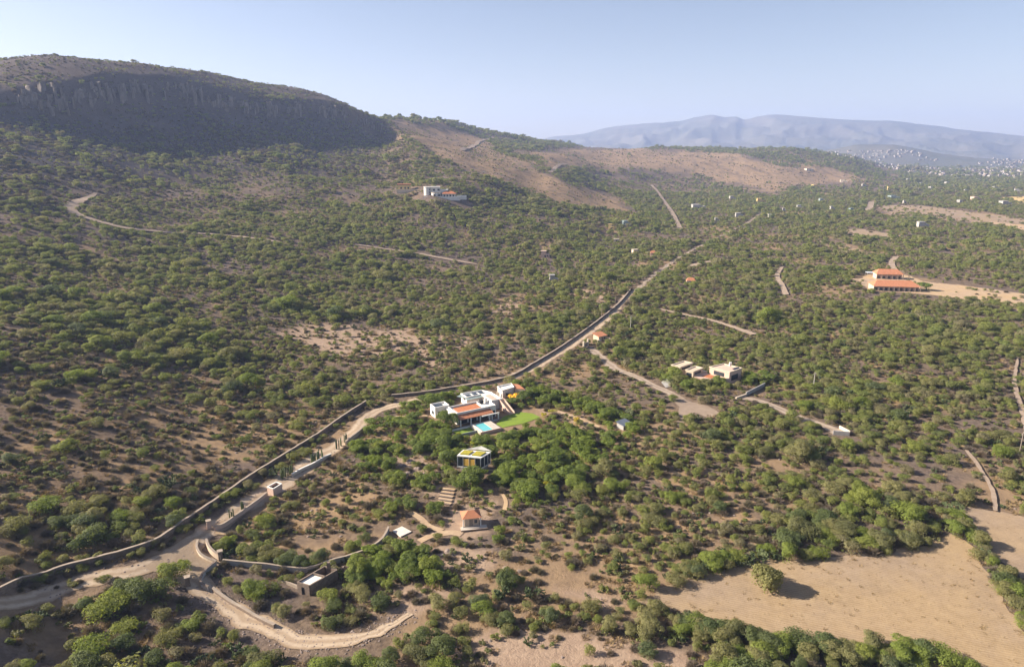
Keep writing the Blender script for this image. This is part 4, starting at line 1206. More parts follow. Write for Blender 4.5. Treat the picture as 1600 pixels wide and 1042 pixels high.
for k in range(5):
    a = at(682 + 2 * k, 786 - 5 * k); c = at(704 + 1.5 * k, 790 - 5.5 * k)
    r = empty('stone_terrace_step', a, 0, 'flat stone garden step, %s of the flight above the orange roofed cottage' % ('lowest', 'second', 'middle', 'fourth', 'topmost')[k], 'step', 'stone garden steps')
    d = c - a
    MB().bar((0, 0, .1), (d.x, d.y, .1), .5, .6).build('kerb_stone', M_STONEW, r)
    MB().bar((.2, .75, .05), (d.x + .2, d.y + .75, .05), 1.0, .55).build('tread', M_PALE, r)
BLOCK.append((*at(695, 775)[:2], 4))

# ---- utility poles
for u, v, h_, mt, lab in ((1270, 613, 9, M_CONC, 'pale concrete utility pole beside the stony clearing right of the modern villa'), (985, 517, 9, M_CONC, 'slim pale utility pole in the scrub above the gatehouse'), (1592, 711, 8.5, M_WOOD, 'grey wooden utility pole by the path at the edge of the plain scrub'),
                        (940, 497, 9, M_WOOD, 'wooden utility pole beside the road nearest the gatehouse'), (961, 484, 9, M_WOOD, 'wooden utility pole beside the road below the pale bend'), (1003, 450, 9, M_WOOD, 'wooden utility pole beside the straight road past the bend')):
    g = at(u, v)
    r = empty('utility_pole', g, .6, lab, 'utility pole', 'utility poles')
    MB().tube([(0, 0, -1), (0, 0, h_)], [.17, .11], 8).build('pole', mt, r)
    MB().box(-.9, .9, -.06, .06, h_ - .9, h_ - .75).build('crossarm', M_WOOD, r)
    for x in (-.8, 0, .8): MB().box(x - .05, x + .05, -.05, .05, h_ - .748, h_ - .5).build('insulator', M_GREY, r)
# ---------------------------------------------------------------- plants
GREENS = {
    'fresh green': [(.118, .140, .030), (.104, .130, .028), (.138, .152, .038)],
    'olive green': [(.118, .115, .046), (.140, .132, .060), (.100, .102, .046)],
    'dark green':  [(.066, .085, .034), (.080, .095, .036), (.072, .088, .044)],
}
LEAF = {k: leaf_mat(k.replace(' ', '_') + '_leaves', v) for k, v in GREENS.items()}
LEAF_MIX = leaf_mat('scrub_leaves', [(.078, .092, .036), (.120, .134, .036), (.112, .112, .048), (.138, .144, .044), (.098, .118, .034), (.138, .130, .064), (.128, .114, .074)])
LEAF_GARDEN = leaf_mat('garden_leaves', [(.075, .098, .026), (.110, .138, .024), (.088, .114, .030), (.135, .152, .032)])
LEAF_YELLOW = leaf_mat('yellow_green_leaves', [(.22, .19, .02), (.19, .20, .025), (.26, .19, .02)])
TWIG = leaf_mat('dry_twigs', [(.165, .125, .100), (.13, .11, .092), (.14, .122, .085), (.18, .135, .105)], .25)
CACT = leaf_mat('cactus_skin', [(.075, .10, .050), (.09, .115, .05), (.11, .125, .065)], .0)
STRAW = leaf_mat('dead_grass', [(.26, .185, .09), (.20, .14, .075), (.30, .22, .12)], .15)
BARK = plain('mesquite_bark', (.10, .075, .055), (.07, .052, .04), 3.0)
ROCK = plain('boulder_stone', (.30, .235, .20), (.17, .135, .12), 1.2, .95, .1)

def unit(n):
    v = rng.normal(size=(n, 3)); return v / np.linalg.norm(v, axis=1)[:, None]

def crown_arrays(seed, R=3.4, Ht=4.6, n=1500, leaf=.42, lobes=11, flat=.62, base=.06):
    """leaf sprays filling a lumpy, umbrella-like crown: quads with uneven outline and gaps"""
    global rng
    keep, rng = rng, np.random.default_rng(seed)
    C = []; S = []
    ax, ay = rng.uniform(.75, 1.3), rng.uniform(.75, 1.3); sh = rng.normal(0, .22 * R, 2)
    for k in range(lobes):
        a = k * 2.4 + rng.uniform(-.5, .5); rr = R * (.62 * math.sqrt((k + .3) / lobes)) * rng.uniform(.85, 1.25)
        s = R * rng.uniform(.22, .52)
        C.append((rr * math.cos(a) * ax + sh[0] * k / lobes, rr * math.sin(a) * ay + sh[1] * k / lobes, Ht * (flat + .16 * (1 - rr / R) + rng.uniform(-.16, .06)))); S.append(s)
    C = np.array(C); S = np.array(S)
    w = S ** 2; pick = rng.choice(lobes, n, p=w / w.sum())
    d = unit(n); d[:, 2] = np.where(d[:, 2] < -.25, -d[:, 2] * .6, d[:, 2])
    d /= np.linalg.norm(d, axis=1)[:, None]
    rad = S[pick] * (1 - .42 * rng.random(n) ** 1.7) * np.where(rng.random(n) < .14, rng.uniform(1.0, 1.32, n), 1)
    P = C[pick] + d * rad[:, None] * np.array([1, 1, .72])
    skirt = rng.random(n) < rng.choice([.12, .24, .36])
    P[skirt, 2] = Ht * (base + (P[skirt, 2] / Ht - base) * rng.random(skirt.sum()))
    P[:, 2] = np.maximum(P[:, 2], Ht * base + rng.random(n) * .3)
    N = d + unit(n) * .6; N[:, 2] += .35
    N /= np.linalg.norm(N, axis=1)[:, None]
    T = np.cross(N, unit(n)); T /= np.linalg.norm(T, axis=1)[:, None]
    B = np.cross(N, T)
    s = leaf * rng.uniform(.55, 1.35, n)
    v = np.stack([P - T * s[:, None] * .5, P + B * s[:, None] * .42 - N * s[:, None] * .12, P + T * s[:, None] * .5, P - B * s[:, None] * .42 - N * s[:, None] * .12], 1).reshape(-1, 3)
    f = np.arange(4 * n).reshape(-1, 4)
    rng = keep
    return v, f, C

def trunk_mb(C, Ht, seed, r0=.17):
    rd = random.Random(seed); mb = MB()
    fork = Vector((0, 0, Ht * .22))
    mb.tube([(0, 0, -.4), (.05, .03, Ht * .12), fork], [r0 * 1.4, r0 * 1.1, r0], 6)
    for c in C[::2][:6]:
        c = Vector(c); m = fork.lerp(c, .5) + Vector((rd.uniform(-.3, .3), rd.uniform(-.3, .3), .15))
        mb.tube([fork, m, c], [r0 * .8, r0 * .5, r0 * .2], 5)
    return mb

NV = 5
CROWN = {}; TRUNK = {}
for kind in GREENS:
    CROWN[kind] = []
for i in range(NV):
    v, f, C = crown_arrays(100 + i, n=3600, leaf=.29, lobes=(7, 9, 13, 16, 20)[i], flat=(.56, .50, .60, .48, .44)[i])
    TRUNK[i] = trunk_mb(C, 4.6, i).mesh('trunk', BARK, True)
    for kind in GREENS:
        CROWN[kind].append(fast_mesh('crown', v, f, LEAF[kind]))
GCROWN = []; GTRUNK = []
for i in range(3):
    v, f, C = crown_arrays(140 + i, R=3.4, Ht=5.2, n=3400, leaf=.34, lobes=14, flat=.54, base=.04)
    GCROWN.append(fast_mesh('crown', v, f, LEAF_GARDEN)); GTRUNK.append(trunk_mb(C, 5.4, 30 + i).mesh('trunk', BARK, True))

def both(name, crown, mat, trunk=None):
    """crown and trunk in one mesh, for the plants too many to be single"""
    v, f = crown
    m = fast_mesh(name, v, f, mat)
    return m

def twig_arrays(seed, n=1000, R=1.8, Ht=2.1):
    r = np.random.default_rng(seed)
    a = r.uniform(0, 2 * math.pi, n); el = np.arccos(r.uniform(.05, 1, n))
    d = np.stack([np.cos(a) * np.sin(el), np.sin(a) * np.sin(el), np.cos(el)], 1)
    t0 = r.uniform(.25, .8, n); L_ = r.uniform(.25, .55, n)
    sc_ = np.array([R, R, Ht])
    p0 = d * t0[:, None] * sc_; p1 = (d + r.normal(size=(n, 3)) * .16) * np.minimum(t0 + L_, 1.05)[:, None] * sc_
    w = np.cross(p1 - p0, r.normal(size=(n, 3))); w /= np.linalg.norm(w, axis=1)[:, None] + 1e-9
    wd = r.uniform(.025, .06, n)[:, None]
    v = np.stack([p0 - w * wd, p0 + w * wd, p1 + w * wd * .7, p1 - w * wd * .7], 1).reshape(-1, 3)
    v[:, 2] = np.maximum(v[:, 2], -.1)
    return v, np.arange(4 * n).reshape(-1, 4)
TWIGM = [fast_mesh('dry_shrub', *twig_arrays(i), TWIG) for i in range(4)]

def pear_mesh(seed):
    """prickly pear: flat oval pads growing from pads"""
    r = random.Random(seed); mb = MB(); n = 8
    def pad(base, up, s, depth):
        up = up.normalized(); side = up.cross(Vector((r.uniform(-1, 1), r.uniform(-1, 1), .2))).normalized(); th = up.cross(side)
        c = base + up * s * .5
        ring = []
        for off in (-.06, .06):
            for k in range(n):
                a = 2 * math.pi * k / n
                ring.append(c + up * math.sin(a) * s * .52 + side * math.cos(a) * s * .36 + th * off * s)
        ring += [c - th * s * .1, c + th * s * .1]
        fs = [(k, (k + 1) % n, n + (k + 1) % n, n + k) for k in range(n)] + [((k + 1) % n, k, 2 * n) for k in range(n)] + [(n + k, n + (k + 1) % n, 2 * n + 1) for k in range(n)]
        mb.add(ring, fs)
        if depth < 4:
            for _ in range(r.choice([1, 2, 2, 3])):
                d = (up + side * r.uniform(-.9, .9) + th * r.uniform(-.6, .6) + Vector((0, 0, .25)))
                pad(c + d.normalized() * s * .4, d, s * r.uniform(.8, .98), depth + 1)
    mb.tube([(0, 0, -.3), (0, 0, .25)], [.62, .5], 7)
    for k in range(5):
        a = 2 * math.pi * k / 5 + r.uniform(-.4, .4)
        pad(Vector((math.cos(a) * .5, math.sin(a) * .5, -.1)), Vector((math.cos(a) * .6, math.sin(a) * .6, 1)), r.uniform(.5, .7), r.choice([0, 1]))
    return mb.mesh('prickly_pear', CACT)
PEARM = [pear_mesh(i) for i in range(4)]

def organ_mesh(seed):
    r = random.Random(seed); parts = []
    for k in range(r.choice([3, 4, 5])):
        x, y = r.uniform(-.6, .6), r.uniform(-.5, .5); h = r.uniform(2.2, 4.0)
        mb = MB(); mb.tube([(x * .5, y * .5, -.2), (x, y, .5), (x, y, h - .2), (x, y, h)], [.13, .17, .17, .06], 7)
        parts.append(mb.mesh('stem', CACT, True))
    return parts
# ---------------------------------------------------------------- where plants stand: regions told in the photo's own rows and columns
REG = [  # polygon, trees per cell, share of dry shrubs, crown size, tone
    ([(-100, 90), (640, 90), (640, 330), (-100, 330)], 1.0, .62, .9, None),                 # shaded mesa slope
    ([(-100, 80), (60, 95), (330, 100), (620, 180), (450, 153), (330, 127), (150, 124), (-100, 135)], .5, .75, .6, None),
    ([(-100, 330), (960, 300), (960, 520), (-100, 560)], .86, .18, .95, None),               # green belt
    ([(180, 240), (420, 255), (680, 300), (600, 320), (300, 300)], .9, .2, .8, None),
    ([(400, 500), (760, 500), (860, 560), (760, 600), (480, 570)], .55, .3, .9, None),
    ([(-100, 555), (150, 555), (340, 590), (480, 645), (590, 620), (580, 660), (430, 735), (300, 820), (230, 860), (-100, 930)], .74, .64, .90, None),
    ([(-100, 800), (240, 770), (330, 760), (270, 830), (100, 890), (-100, 930)], .80, .50, 1.0, None),
    ([(400, 520), (620, 560), (700, 620), (600, 640), (480, 620), (380, 570)], .9, .15, .9, None),
    ([(380, 850), (340, 820), (460, 740), (560, 690), (640, 800), (600, 840), (480, 880)], .42, .6, .72, None),
    ([(340, 880), (480, 890), (610, 850), (680, 880), (620, 970), (480, 985), (340, 920)], .62, .35, .9, None),
    ([(560, 640), (680, 610), (820, 605), (990, 660), (900, 760), (800, 830), (700, 760), (560, 740)], .95, .06, .82, 'garden'),
    ([(600, 780), (700, 770), (820, 760), (850, 810), (780, 870), (640, 830)], .66, .15, .75, 'garden'),
    ([(540, 860), (690, 850), (680, 940), (560, 940)], .92, .08, .82, 'garden'),
    ([(-100, 930), (230, 890), (340, 930), (480, 1005), (520, 1060), (-100, 1060)], .74, .48, 1.1, None),
    ([(480, 1000), (700, 900), (790, 880), (900, 930), (1000, 950), (1180, 1000), (1180, 1060), (480, 1060)], .88, .2, 1.1, None),
    ([(760, 985), (1080, 990), (1095, 1060), (740, 1060)], .16, .3, .8, None),
    ([(800, 890), (900, 925), (985, 950), (960, 905), (860, 880)], .45, .4, .75, None),
    ([(995, 665), (1295, 785), (990, 920), (785, 865)], .88, .28, .68, None),                # the parcel in the middle
    ([(830, 600), (945, 515), (1500, 690), (1300, 780), (1000, 655)], .88, .14, .88, None),
    ([(820, 600), (930, 530), (1040, 610), (1060, 660), (990, 650)], .85, .3, .85, None),
    ([(950, 440), (1330, 440), (1700, 500), (1700, 700), (1500, 690), (950, 515)], .84, .20, .86, None),
    ([(1180, 540), (1270, 600), (1330, 620), (1240, 590)], .4, .3, .8, None),
    ([(1300, 790), (1500, 690), (1700, 700), (1700, 800), (1500, 800), (1500, 840), (1330, 860), (1050, 900)], .80, .2, .9, None),
    ([(1450, 690), (1700, 700), (1700, 810), (1540, 790)], .55, .35, .85, None),
    ([(960, 300), (1700, 260), (1700, 440), (960, 460)], .84, .2, .92, None),
    ([(870, 230), (1400, 230), (1400, 300), (960, 300)], .5, .3, .75, None),
    ([(1060, 228), (1320, 236), (1380, 280), (1250, 262), (1080, 238)], .9, .1, .85, None),
    ([(620, 190), (900, 200), (900, 232), (700, 196)], .7, .1, .8, None),
] + [(p_, .24, .6, .45, None) for p_ in (DRY_UV[0], DRY_UV[1])] + [(p_, .30, .35, .75, None) for p_ in BARE_UV] + [(STRIP_UV, .07, .4, .7, None), (FIELD_A_UV, 0, 0, 1, None)] + [(p_, .10, .3, .7, None) for p_ in FAR_UV]
REG.append(([(-100, 50), (60, 60), (200, 60), (330, 75), (480, 115), (470, 150), (330, 116), (150, 114), (-100, 122)], .42, .7, .6, None))

def field_at(x, y, z):
    u, v, f = project(x, y, z)
    d = np.full(x.shape, .8); ds = np.full(x.shape, .15); sz = np.full(x.shape, .95); gd = np.zeros(x.shape, bool)
    wl = 25 + f / 22; jx_ = (fbm(x / wl, y / wl, 131, 3) - .5) * np.maximum(50 * 220 / np.maximum(f, 150), 60); jy_ = (fbm(x / wl, y / wl, 141, 3) - .5) * np.maximum(26 * 220 / np.maximum(f, 150), 16)
    for poly, a, b_, c_, tone in REG:
        m = inpoly(u + jx_, v + jy_, poly)
        d[m] = a; ds[m] = b_; sz[m] = c_; gd[m] = tone == 'garden'
    return u, v, f, d, ds, sz, gd

lines = [(road_w, 3.6), (road2_w, 1.9), (track_w, 3.2)]
# the verge on the open side of road and track is kept low
for ln_, w_, k_ in ((track_w, 2.6, 3.0), (road_w, 2.4, 2.2)):
    lines.append(([(x_ * (1 - k_ / math.hypot(x_, y_)), y_ * (1 - k_ / math.hypot(x_, y_))) for x_, y_ in ln_], w_))
def free(x, y, R):
    ok = np.ones(x.shape, bool)
    for ln, w in lines: ok &= seg_dist(x, y, ln[::3] + [ln[-1]]) > w + R * .55
    for ln in WALLS: ok &= seg_dist(x, y, ln[::4] + [ln[-1]]) > R * .35
    for bx, by, br in BLOCK: ok &= np.hypot(x - bx, y - by) > br + R * .15
    for poly in BLOCKP: ok &= ~inpoly(x, y, poly)
    for o in COL.objects:
        if o.name.split('.')[0] in ('hillside_track', 'gravel_lane', 'garden_path') and o.type == 'MESH':
            n = len(o.data.vertices); co = np.empty(n * 3, np.float32); o.data.vertices.foreach_get('co', co); co = co.reshape(-1, 3)
            k = 7 if o.name.split('.')[0] != 'garden_path' else 5
            mid = co[k // 2::k]; wd = float(np.hypot(*(co[len(co) // 2 // k * k] - co[len(co) // 2 // k * k + k - 1])[:2])) / 2
            near = np.hypot(x - mid[:, 0].mean(), y - mid[:, 1].mean()) < 40 + np.ptp(mid[:, 0]) + np.ptp(mid[:, 1])
            if near.any():
                idx_ = np.nonzero(near)[0]
                ok[idx_] &= seg_dist(x[idx_], y[idx_], [tuple(q[:2]) for q in mid[::2]] + [tuple(mid[-1][:2])]) > wd + R[idx_] * .4
    for o in COL.objects:
        if o.name.split('.')[0] in ('lawn', 'gravel_yard', 'courtyard_paving'):
            n = len(o.data.vertices); co = np.empty(n * 3, np.float32); o.data.vertices.foreach_get('co', co); co = co.reshape(-1, 3)
            c_ = co.mean(0); ok &= np.hypot(x - c_[0], y - c_[1]) > np.hypot(co[:, 0] - c_[0], co[:, 1] - c_[1]).mean() * 1.05
    return ok

def grid_points(r_lo, r_hi, cell, az_half=41):
    h = r_hi
    nx = int(2 * h * math.sin(RAD(az_half)) / cell) + 2; ny = int(h / cell) + 2
    X, Y = np.meshgrid((np.arange(nx) - nx / 2) * cell, np.arange(ny) * cell)
    X = X + rng.uniform(-.48, .48, X.shape) * cell; Y = Y + rng.uniform(-.48, .48, Y.shape) * cell
    X = X.ravel(); Y = Y.ravel(); r = np.hypot(X, Y)
    m = (r >= r_lo) & (r < r_hi) & (np.abs(np.arctan2(X, Y)) < RAD(az_half))
    return X[m], Y[m]

wild = []      # x, y, z, scale, kind (0 tree, 1 dry shrub, 2 prickly pear, 3 garden tree), depth, u, v
for lo, hi, cell, grow in ((105, 420, 3.3, .78), (420, 800, 4.2, .90), (800, 1700, 6.2, 1.15), (1700, 3300, 11.5, 1.75), (3300, 5200, 24, 3.0)):
    x, y = grid_points(lo, hi, cell)
    z = H(x, y)
    u, v, f, d, ds, sz, gd = field_at(x, y, z)
    seen = (u > -70) & (u < 1670) & (v < 1120)
    fb = fbm(x / 34, y / 34, 151, 3)
    clump = np.clip((fb - .47) * 6.0 + 1, .16, 1.7) * np.clip((fbm(x / 130, y / 130, 171, 3) - .42) * 4 + .9, .5, 1.25)
    if lo > 3000: d = d * .4
    clump = 1 + (clump - 1) * np.interp(d, [.3, .84], [.85, .42])
    m = seen & (rng.random(x.shape) < d * clump)
    x, y, z, u, v, f, ds, sz, gd = [q[m] for q in (x, y, z, u, v, f, ds, sz, gd)]
    s = sz * grow * np.exp(rng.normal(0, .33, x.shape)) * .80 * np.clip(.9 + (fb[m] - .47) * 1.0, .75, 1.15)
    kind = np.where(rng.random(x.shape) < ds, 1, 0)
    if lo < 400:
        pear = (rng.random(x.shape) < .11) & ~gd
        kind = np.where(pear, 2, kind)
    kind = np.where(gd & (kind == 0), 3, kind)
    s = np.where(kind == 1, np.minimum(s, 1.15 * grow), s)
    R = np.where((kind == 0) | (kind == 3), 3.4, 1.6) * s
    ok = free(x, y, R)
    wild.append(np.column_stack([x, y, z, s, kind, f, u, v])[ok])
# trees hidden behind the mesa's crest are left out
wild = np.concatenate(wild)
rr_ = np.hypot(wild[:, 0], wild[:, 1]); sl_ = (wild[:, 2] + 8 - CAM_H) / rr_
hid = np.zeros(len(wild), bool)
for fr in np.linspace(.35, .97, 26):
    hid |= (H(wild[:, 0] * fr, wild[:, 1] * fr) - CAM_H) / (rr_ * fr) > sl_
wild = wild[~hid]

# extra shrubs at chosen spots: hedge rows and clumps the photo shows
def hedge(uv, n, spread, s0=1.0, kinds=(0, 0, 0, 2)):
    out = []
    for k in range(n):
        t_ = rng.random() * (len(uv) - 1); i = int(t_); w = t_ - i
        p0 = at(uv[i][0] + (uv[i + 1][0] - uv[i][0]) * w, uv[i][1] + (uv[i + 1][1] - uv[i][1]) * w)
        x = p0.x + rng.normal() * spread; y = p0.y + rng.normal() * spread; z = float(H(x, y))
        if any(math.hypot(x - bx, y - by) < br * .85 for bx, by, br in BLOCK): continue
        u, v, f = project(x, y, z)
        out.append((x, y, z, s0 * rng.uniform(.65, 1.15), kinds[k % len(kinds)], f, u, v))
    return np.array(out)
extra = [
    hedge([(1500, 815), (1530, 860), (1560, 905), (1590, 950), (1620, 1000)], 34, 1.0, .72, (0, 2, 0, 0)),
    hedge([(1085, 990), (1160, 1012), (1230, 1022), (1310, 1020), (1400, 1032), (1490, 1052)], 80, 1.9, .8, (0, 0, 1, 0, 2)),
    hedge([(1060, 900), (1130, 880), (1230, 872), (1330, 860), (1430, 850)], 26, 1.2, .85, (0, 2, 0, 1)),
    hedge([(555, 905), (620, 880), (690, 905)], 26, 2.6, .78, (3, 3, 0)),
    hedge([(1060, 600), (1100, 610), (1150, 606), (1200, 590)], 22, 2.0, .9, (3, 0)),
    hedge([(820, 615), (900, 635), (970, 650)], 26, 2.6, .85, (3,)),
    hedge([(340, 845), (370, 860), (400, 868)], 16, 1.2, .7, (0, 2, 1)),
    hedge([(450, 895), (520, 880)], 5, 1.0, .6, (1, 0)),
    hedge([(20, 922), (100, 898), (200, 872), (250, 855), (300, 820), (340, 795), (400, 755), (470, 708), (540, 664)], 60, .8, .42, (1, 0, 1, 1, 0)),
    hedge([(215, 897), (150, 908), (90, 918)], 10, .5, .3, (0, 1)),
    hedge([(996, 474), (1036, 444), (1082, 410), (1136, 380), (1186, 352)], 46, 2.5, 1.1, (0,)),
    hedge([(612, 640), (660, 632), (700, 622)], 10, 1.2, .8, (3,)),
    hedge([(575, 668), (630, 660), (690, 690)], 20, 2.6, .74, (3,)),
    hedge([(545, 705), (600, 700), (660, 705), (700, 712)], 26, 2.6, .72, (3, 3, 0)),
    hedge([(560, 745), (610, 765), (680, 755), (715, 750)], 18, 2.2, .66, (3, 0)),
    hedge([(590, 800), (640, 790), (690, 800)], 10, 2.2, .62, (0, 3)),
    hedge([(775, 745), (820, 770), (850, 740), (890, 720)], 22, 2.8, .74, (3,)),
    hedge([(690, 700), (725, 690), (760, 700)], 7, 1.0, .5, (3,)),
    hedge([(790, 690), (840, 680), (880, 690)], 12, 1.8, .62, (3,)),
    hedge([(1075, 602), (1110, 604), (1140, 600)], 12, 1.5, .8, (3, 0)),
]
wild = np.concatenate([wild] + extra)

# ---- the largest of each kind are single plants
lone = at(1202, 921)
singles = {0: 300 - 1, 1: 280, 2: 220, 3: 230}
inview = (wild[:, 6] > -25) & (wild[:, 6] < 1625) & (wild[:, 7] < 1075)
size = np.where((wild[:, 4] == 0) | (wild[:, 4] == 3), 3.4, 1.6) * wild[:, 3] / wild[:, 5]
single_mask = np.zeros(len(wild), bool)
for k, lim in singles.items():
    idx_ = np.nonzero(inview & (wild[:, 4] == k))[0]
    single_mask[idx_[np.argsort(-size[idx_])][:lim]] = True

def place_words(u, v):
    """which part of the place a plant stands in, told by things one can find there"""
    if v > 985 and 1090 < u: return 'in the hedge row along the near edge of the ploughed field'
    if u > 1490 and 800 < v: return 'in the hedge between the two bare fields'
    if u > 1040 and v > 845 and u < 1490: return 'along the far field edge ' + ('near its left tip' if u < 1170 else 'behind the lone tree' if u < 1300 else 'near its right corner')
    wall = np.interp(u, [-60, 0, 147, 240, 333, 437, 572], [934, 918, 871, 844, 782, 713, 626])
    if u < 575 and v < wall: return 'on the stony slope uphill of the long stone wall'
    if u < 330 or (u < 520 and v > 985) or (u < 480 and v > 1000): return 'in the dry scrub below the road and the lower track'
    if inpoly(np.array([u]), np.array([v]), [(330, 820), (560, 690), (650, 800), (610, 850), (480, 890), (340, 880)])[0]: return 'on the dry slope inside the curved garden wall'
    if inpoly(np.array([u]), np.array([v]), [(330, 880), (480, 880), (615, 840), (690, 870), (660, 950), (500, 1000)])[0]: return 'around the roofless stone shed inside the lower track'
    if inpoly(np.array([u]), np.array([v]), [(560, 600), (820, 600), (1000, 660), (790, 860), (650, 800), (540, 700)])[0]: return 'in the garden around the villa and pool'
    if inpoly(np.array([u]), np.array([v]), [(995, 655), (1300, 785), (990, 930), (780, 870)])[0]: return 'in the open scrub, ' + ('near the garden' if u < 930 else 'on the ploughed field side' if v > 800 else 'toward the modern villa' if u < 1090 and v < 745 else 'in its middle')
    if inpoly(np.array([u]), np.array([v]), [(820, 600), (940, 510), (1510, 690), (1300, 785), (1000, 655)])[0]: return 'in the modern villa grounds ' + ('along the gravel driveway' if u < 1050 else 'below the terrace lane' if v > 640 and u < 1330 else 'beyond the terrace lane' if u >= 1330 else 'close to the house')
    if v > 850: return 'in the thicket ' + ('beside the lower track' if u < 640 else 'below the garden' if u < 800 and v < 950 else 'along the pale bare ground' if u < 960 else 'at the near tip of the ploughed field')
    if u > 1250 and v > 650: return 'in the scrub beyond the upper corner of the ploughed field'
    if u > 960: return 'in the scrub of the plain beyond the modern villa'
    return 'in the scrub behind the upper stone wall'

MARKS = [('the villa', 735, 645, 60), ('the swimming pool', 755, 668, 26), ('the lawn', 815, 660, 34), ('the guest house', 800, 605, 30), ('the glass pavilion', 740, 722, 45),
         ('the orange roofed cottage', 737, 812, 48), ('the boulder outcrop', 642, 735, 40), ('the service shed', 975, 670, 40), ('the concrete platform', 627, 830, 34), ('the roofless stone shed', 497, 905, 48),
         ('the water tank', 429, 762, 36), ('the curved planter wall', 325, 860, 48), ('the modern villa', 1105, 580, 65), ('the gatehouse', 937, 527, 40), ('the gravel yard', 1090, 640, 45), ('the terrace end wall', 1318, 675, 50),
         ('the lone field tree', 1202, 905, 30), ('the garden steps', 690, 780, 34), ('the road bend', 560, 670, 40), ('the cactus row', 495, 720, 36)]
def beside(u, v):
    best = None
    for nm, mu, mv, rad in MARKS:
        d = math.hypot(u - mu, (v - mv) * 1.5) / rad
        if d < 1.6 and (best is None or d < best[0]): best = (d, nm, u - mu, (v - mv) * 1.5)
    if best is None:
        if inpoly(np.array([u]), np.array([v]), [(540, 600), (820, 600), (1000, 660), (790, 870), (640, 830), (540, 700)])[0]:
            best = min(((math.hypot(u - mu, (v - mv) * 1.5) / rad, nm, u - mu, (v - mv) * 1.5) for nm, mu, mv, rad in MARKS), key=lambda q: q[0])
            return 'in the garden, some way ' + (('right of ' if best[2] > 0 else 'left of ') if abs(best[2]) > abs(best[3]) else ('in front of ' if best[3] > 0 else 'behind ')) + best[1]
        return None
    _, nm, du, dv = best
    side = ('right of ' if du > 0 else 'left of ') if abs(du) > abs(dv) else ('in front of ' if dv > 0 else 'behind ')
    return side + nm
def height_words(u, v):
    wall = float(np.interp(u, [-60, 0, 147, 240, 333, 437, 572], [934, 918, 871, 844, 782, 713, 626]))
    if u < 575 and v < wall:
        return ('right behind', 'just up from', 'well above', 'high above')[min(3, int((wall - v) / 55))] + (' the near end of', ' the middle of', ' the far end of')[0 if u < 170 else 1 if u < 370 else 2] + ' the long stone wall'
    if v > 985 and u > 1090: return ('at the near end', 'in the middle', 'at the far end')[min(2, int((u - 1090) / 170))] + ' of the hedge along the ploughed field'
    if u < 330: return 'in the dry scrub ' + ('just below the road' if v < 955 else 'well below the road')
    return None
tones = list(GREENS)
for row in wild[single_mask]:
    x, y, z, s, k, f, u, v = row
    k = int(k); wd = beside(u, v) or height_words(u, v) or place_words(u, v)
    big_ = 'large ' if s > 1.0 else 'small ' if s < .66 else ''
    if k in (0, 3):
        tone = tones[int(rng.choice(3, p=(.36, .40, .24)))]
        i = int(rng.integers(NV)); rz = rng.uniform(0, 6.28)
        if k == 0:
            r = empty('mesquite_tree', (x, y, z), rz, f'{big_}{tone} mesquite tree {wd}', 'tree', f'{big_}{tone} mesquite trees {wd}')
            c = link('crown', CROWN[tone][i], r); tr = link('trunk', TRUNK[i], r)
        else:
            i = i % 3
            r = empty('shade_tree', (x, y, z), rz, f'{big_}dense leafy shade tree {wd}', 'tree', f'{big_}dense shade trees {wd}')
            c = link('crown', GCROWN[i], r); tr = link('trunk', GTRUNK[i], r)
        r.scale = (s * rng.uniform(.9, 1.15), s * rng.uniform(.9, 1.15), s * rng.uniform(.82, 1.1))
    elif k == 1:
        o = link('dry_shrub', TWIGM[int(rng.integers(4))], None, (x, y, z), rng.uniform(0, 6.28)); o.scale = (s * 1.15, s * 1.15, s)
        tag(o, f'{big_}leafless grey-brown shrub {wd}', 'shrub', f'{big_}leafless shrubs {wd}')
    else:
        o = link('prickly_pear', PEARM[int(rng.integers(4))], None, (x, y, z - .1), rng.uniform(0, 6.28)); o.scale = (s * 1.2,) * 3
        tag(o, f'{big_}prickly pear cactus clump {wd}', 'cactus', f'{big_}prickly pears {wd}')

YSHRUB = [fast_mesh('foliage', *crown_arrays(300 + i, R=3.2, Ht=4.0, n=900, leaf=.4, lobes=7, base=.03)[:2], LEAF_YELLOW) for i in range(2)]
# the lone tree in the field
v_, f_, C_l = crown_arrays(977, R=3.5, Ht=6.0, n=3600, leaf=.42, lobes=17, flat=.52, base=.10)
r = empty('mesquite_tree', lone, .4, 'lone round-crowned tree standing in the middle of the bare ploughed field', 'tree')
link('crown', fast_mesh('crown', v_, f_, LEAF['olive green']), r); link('trunk', trunk_mb(C_l, 6.0, 5, .22).mesh('trunk', BARK, True), r)
r.scale = (1.16, 1.16, 1.12)
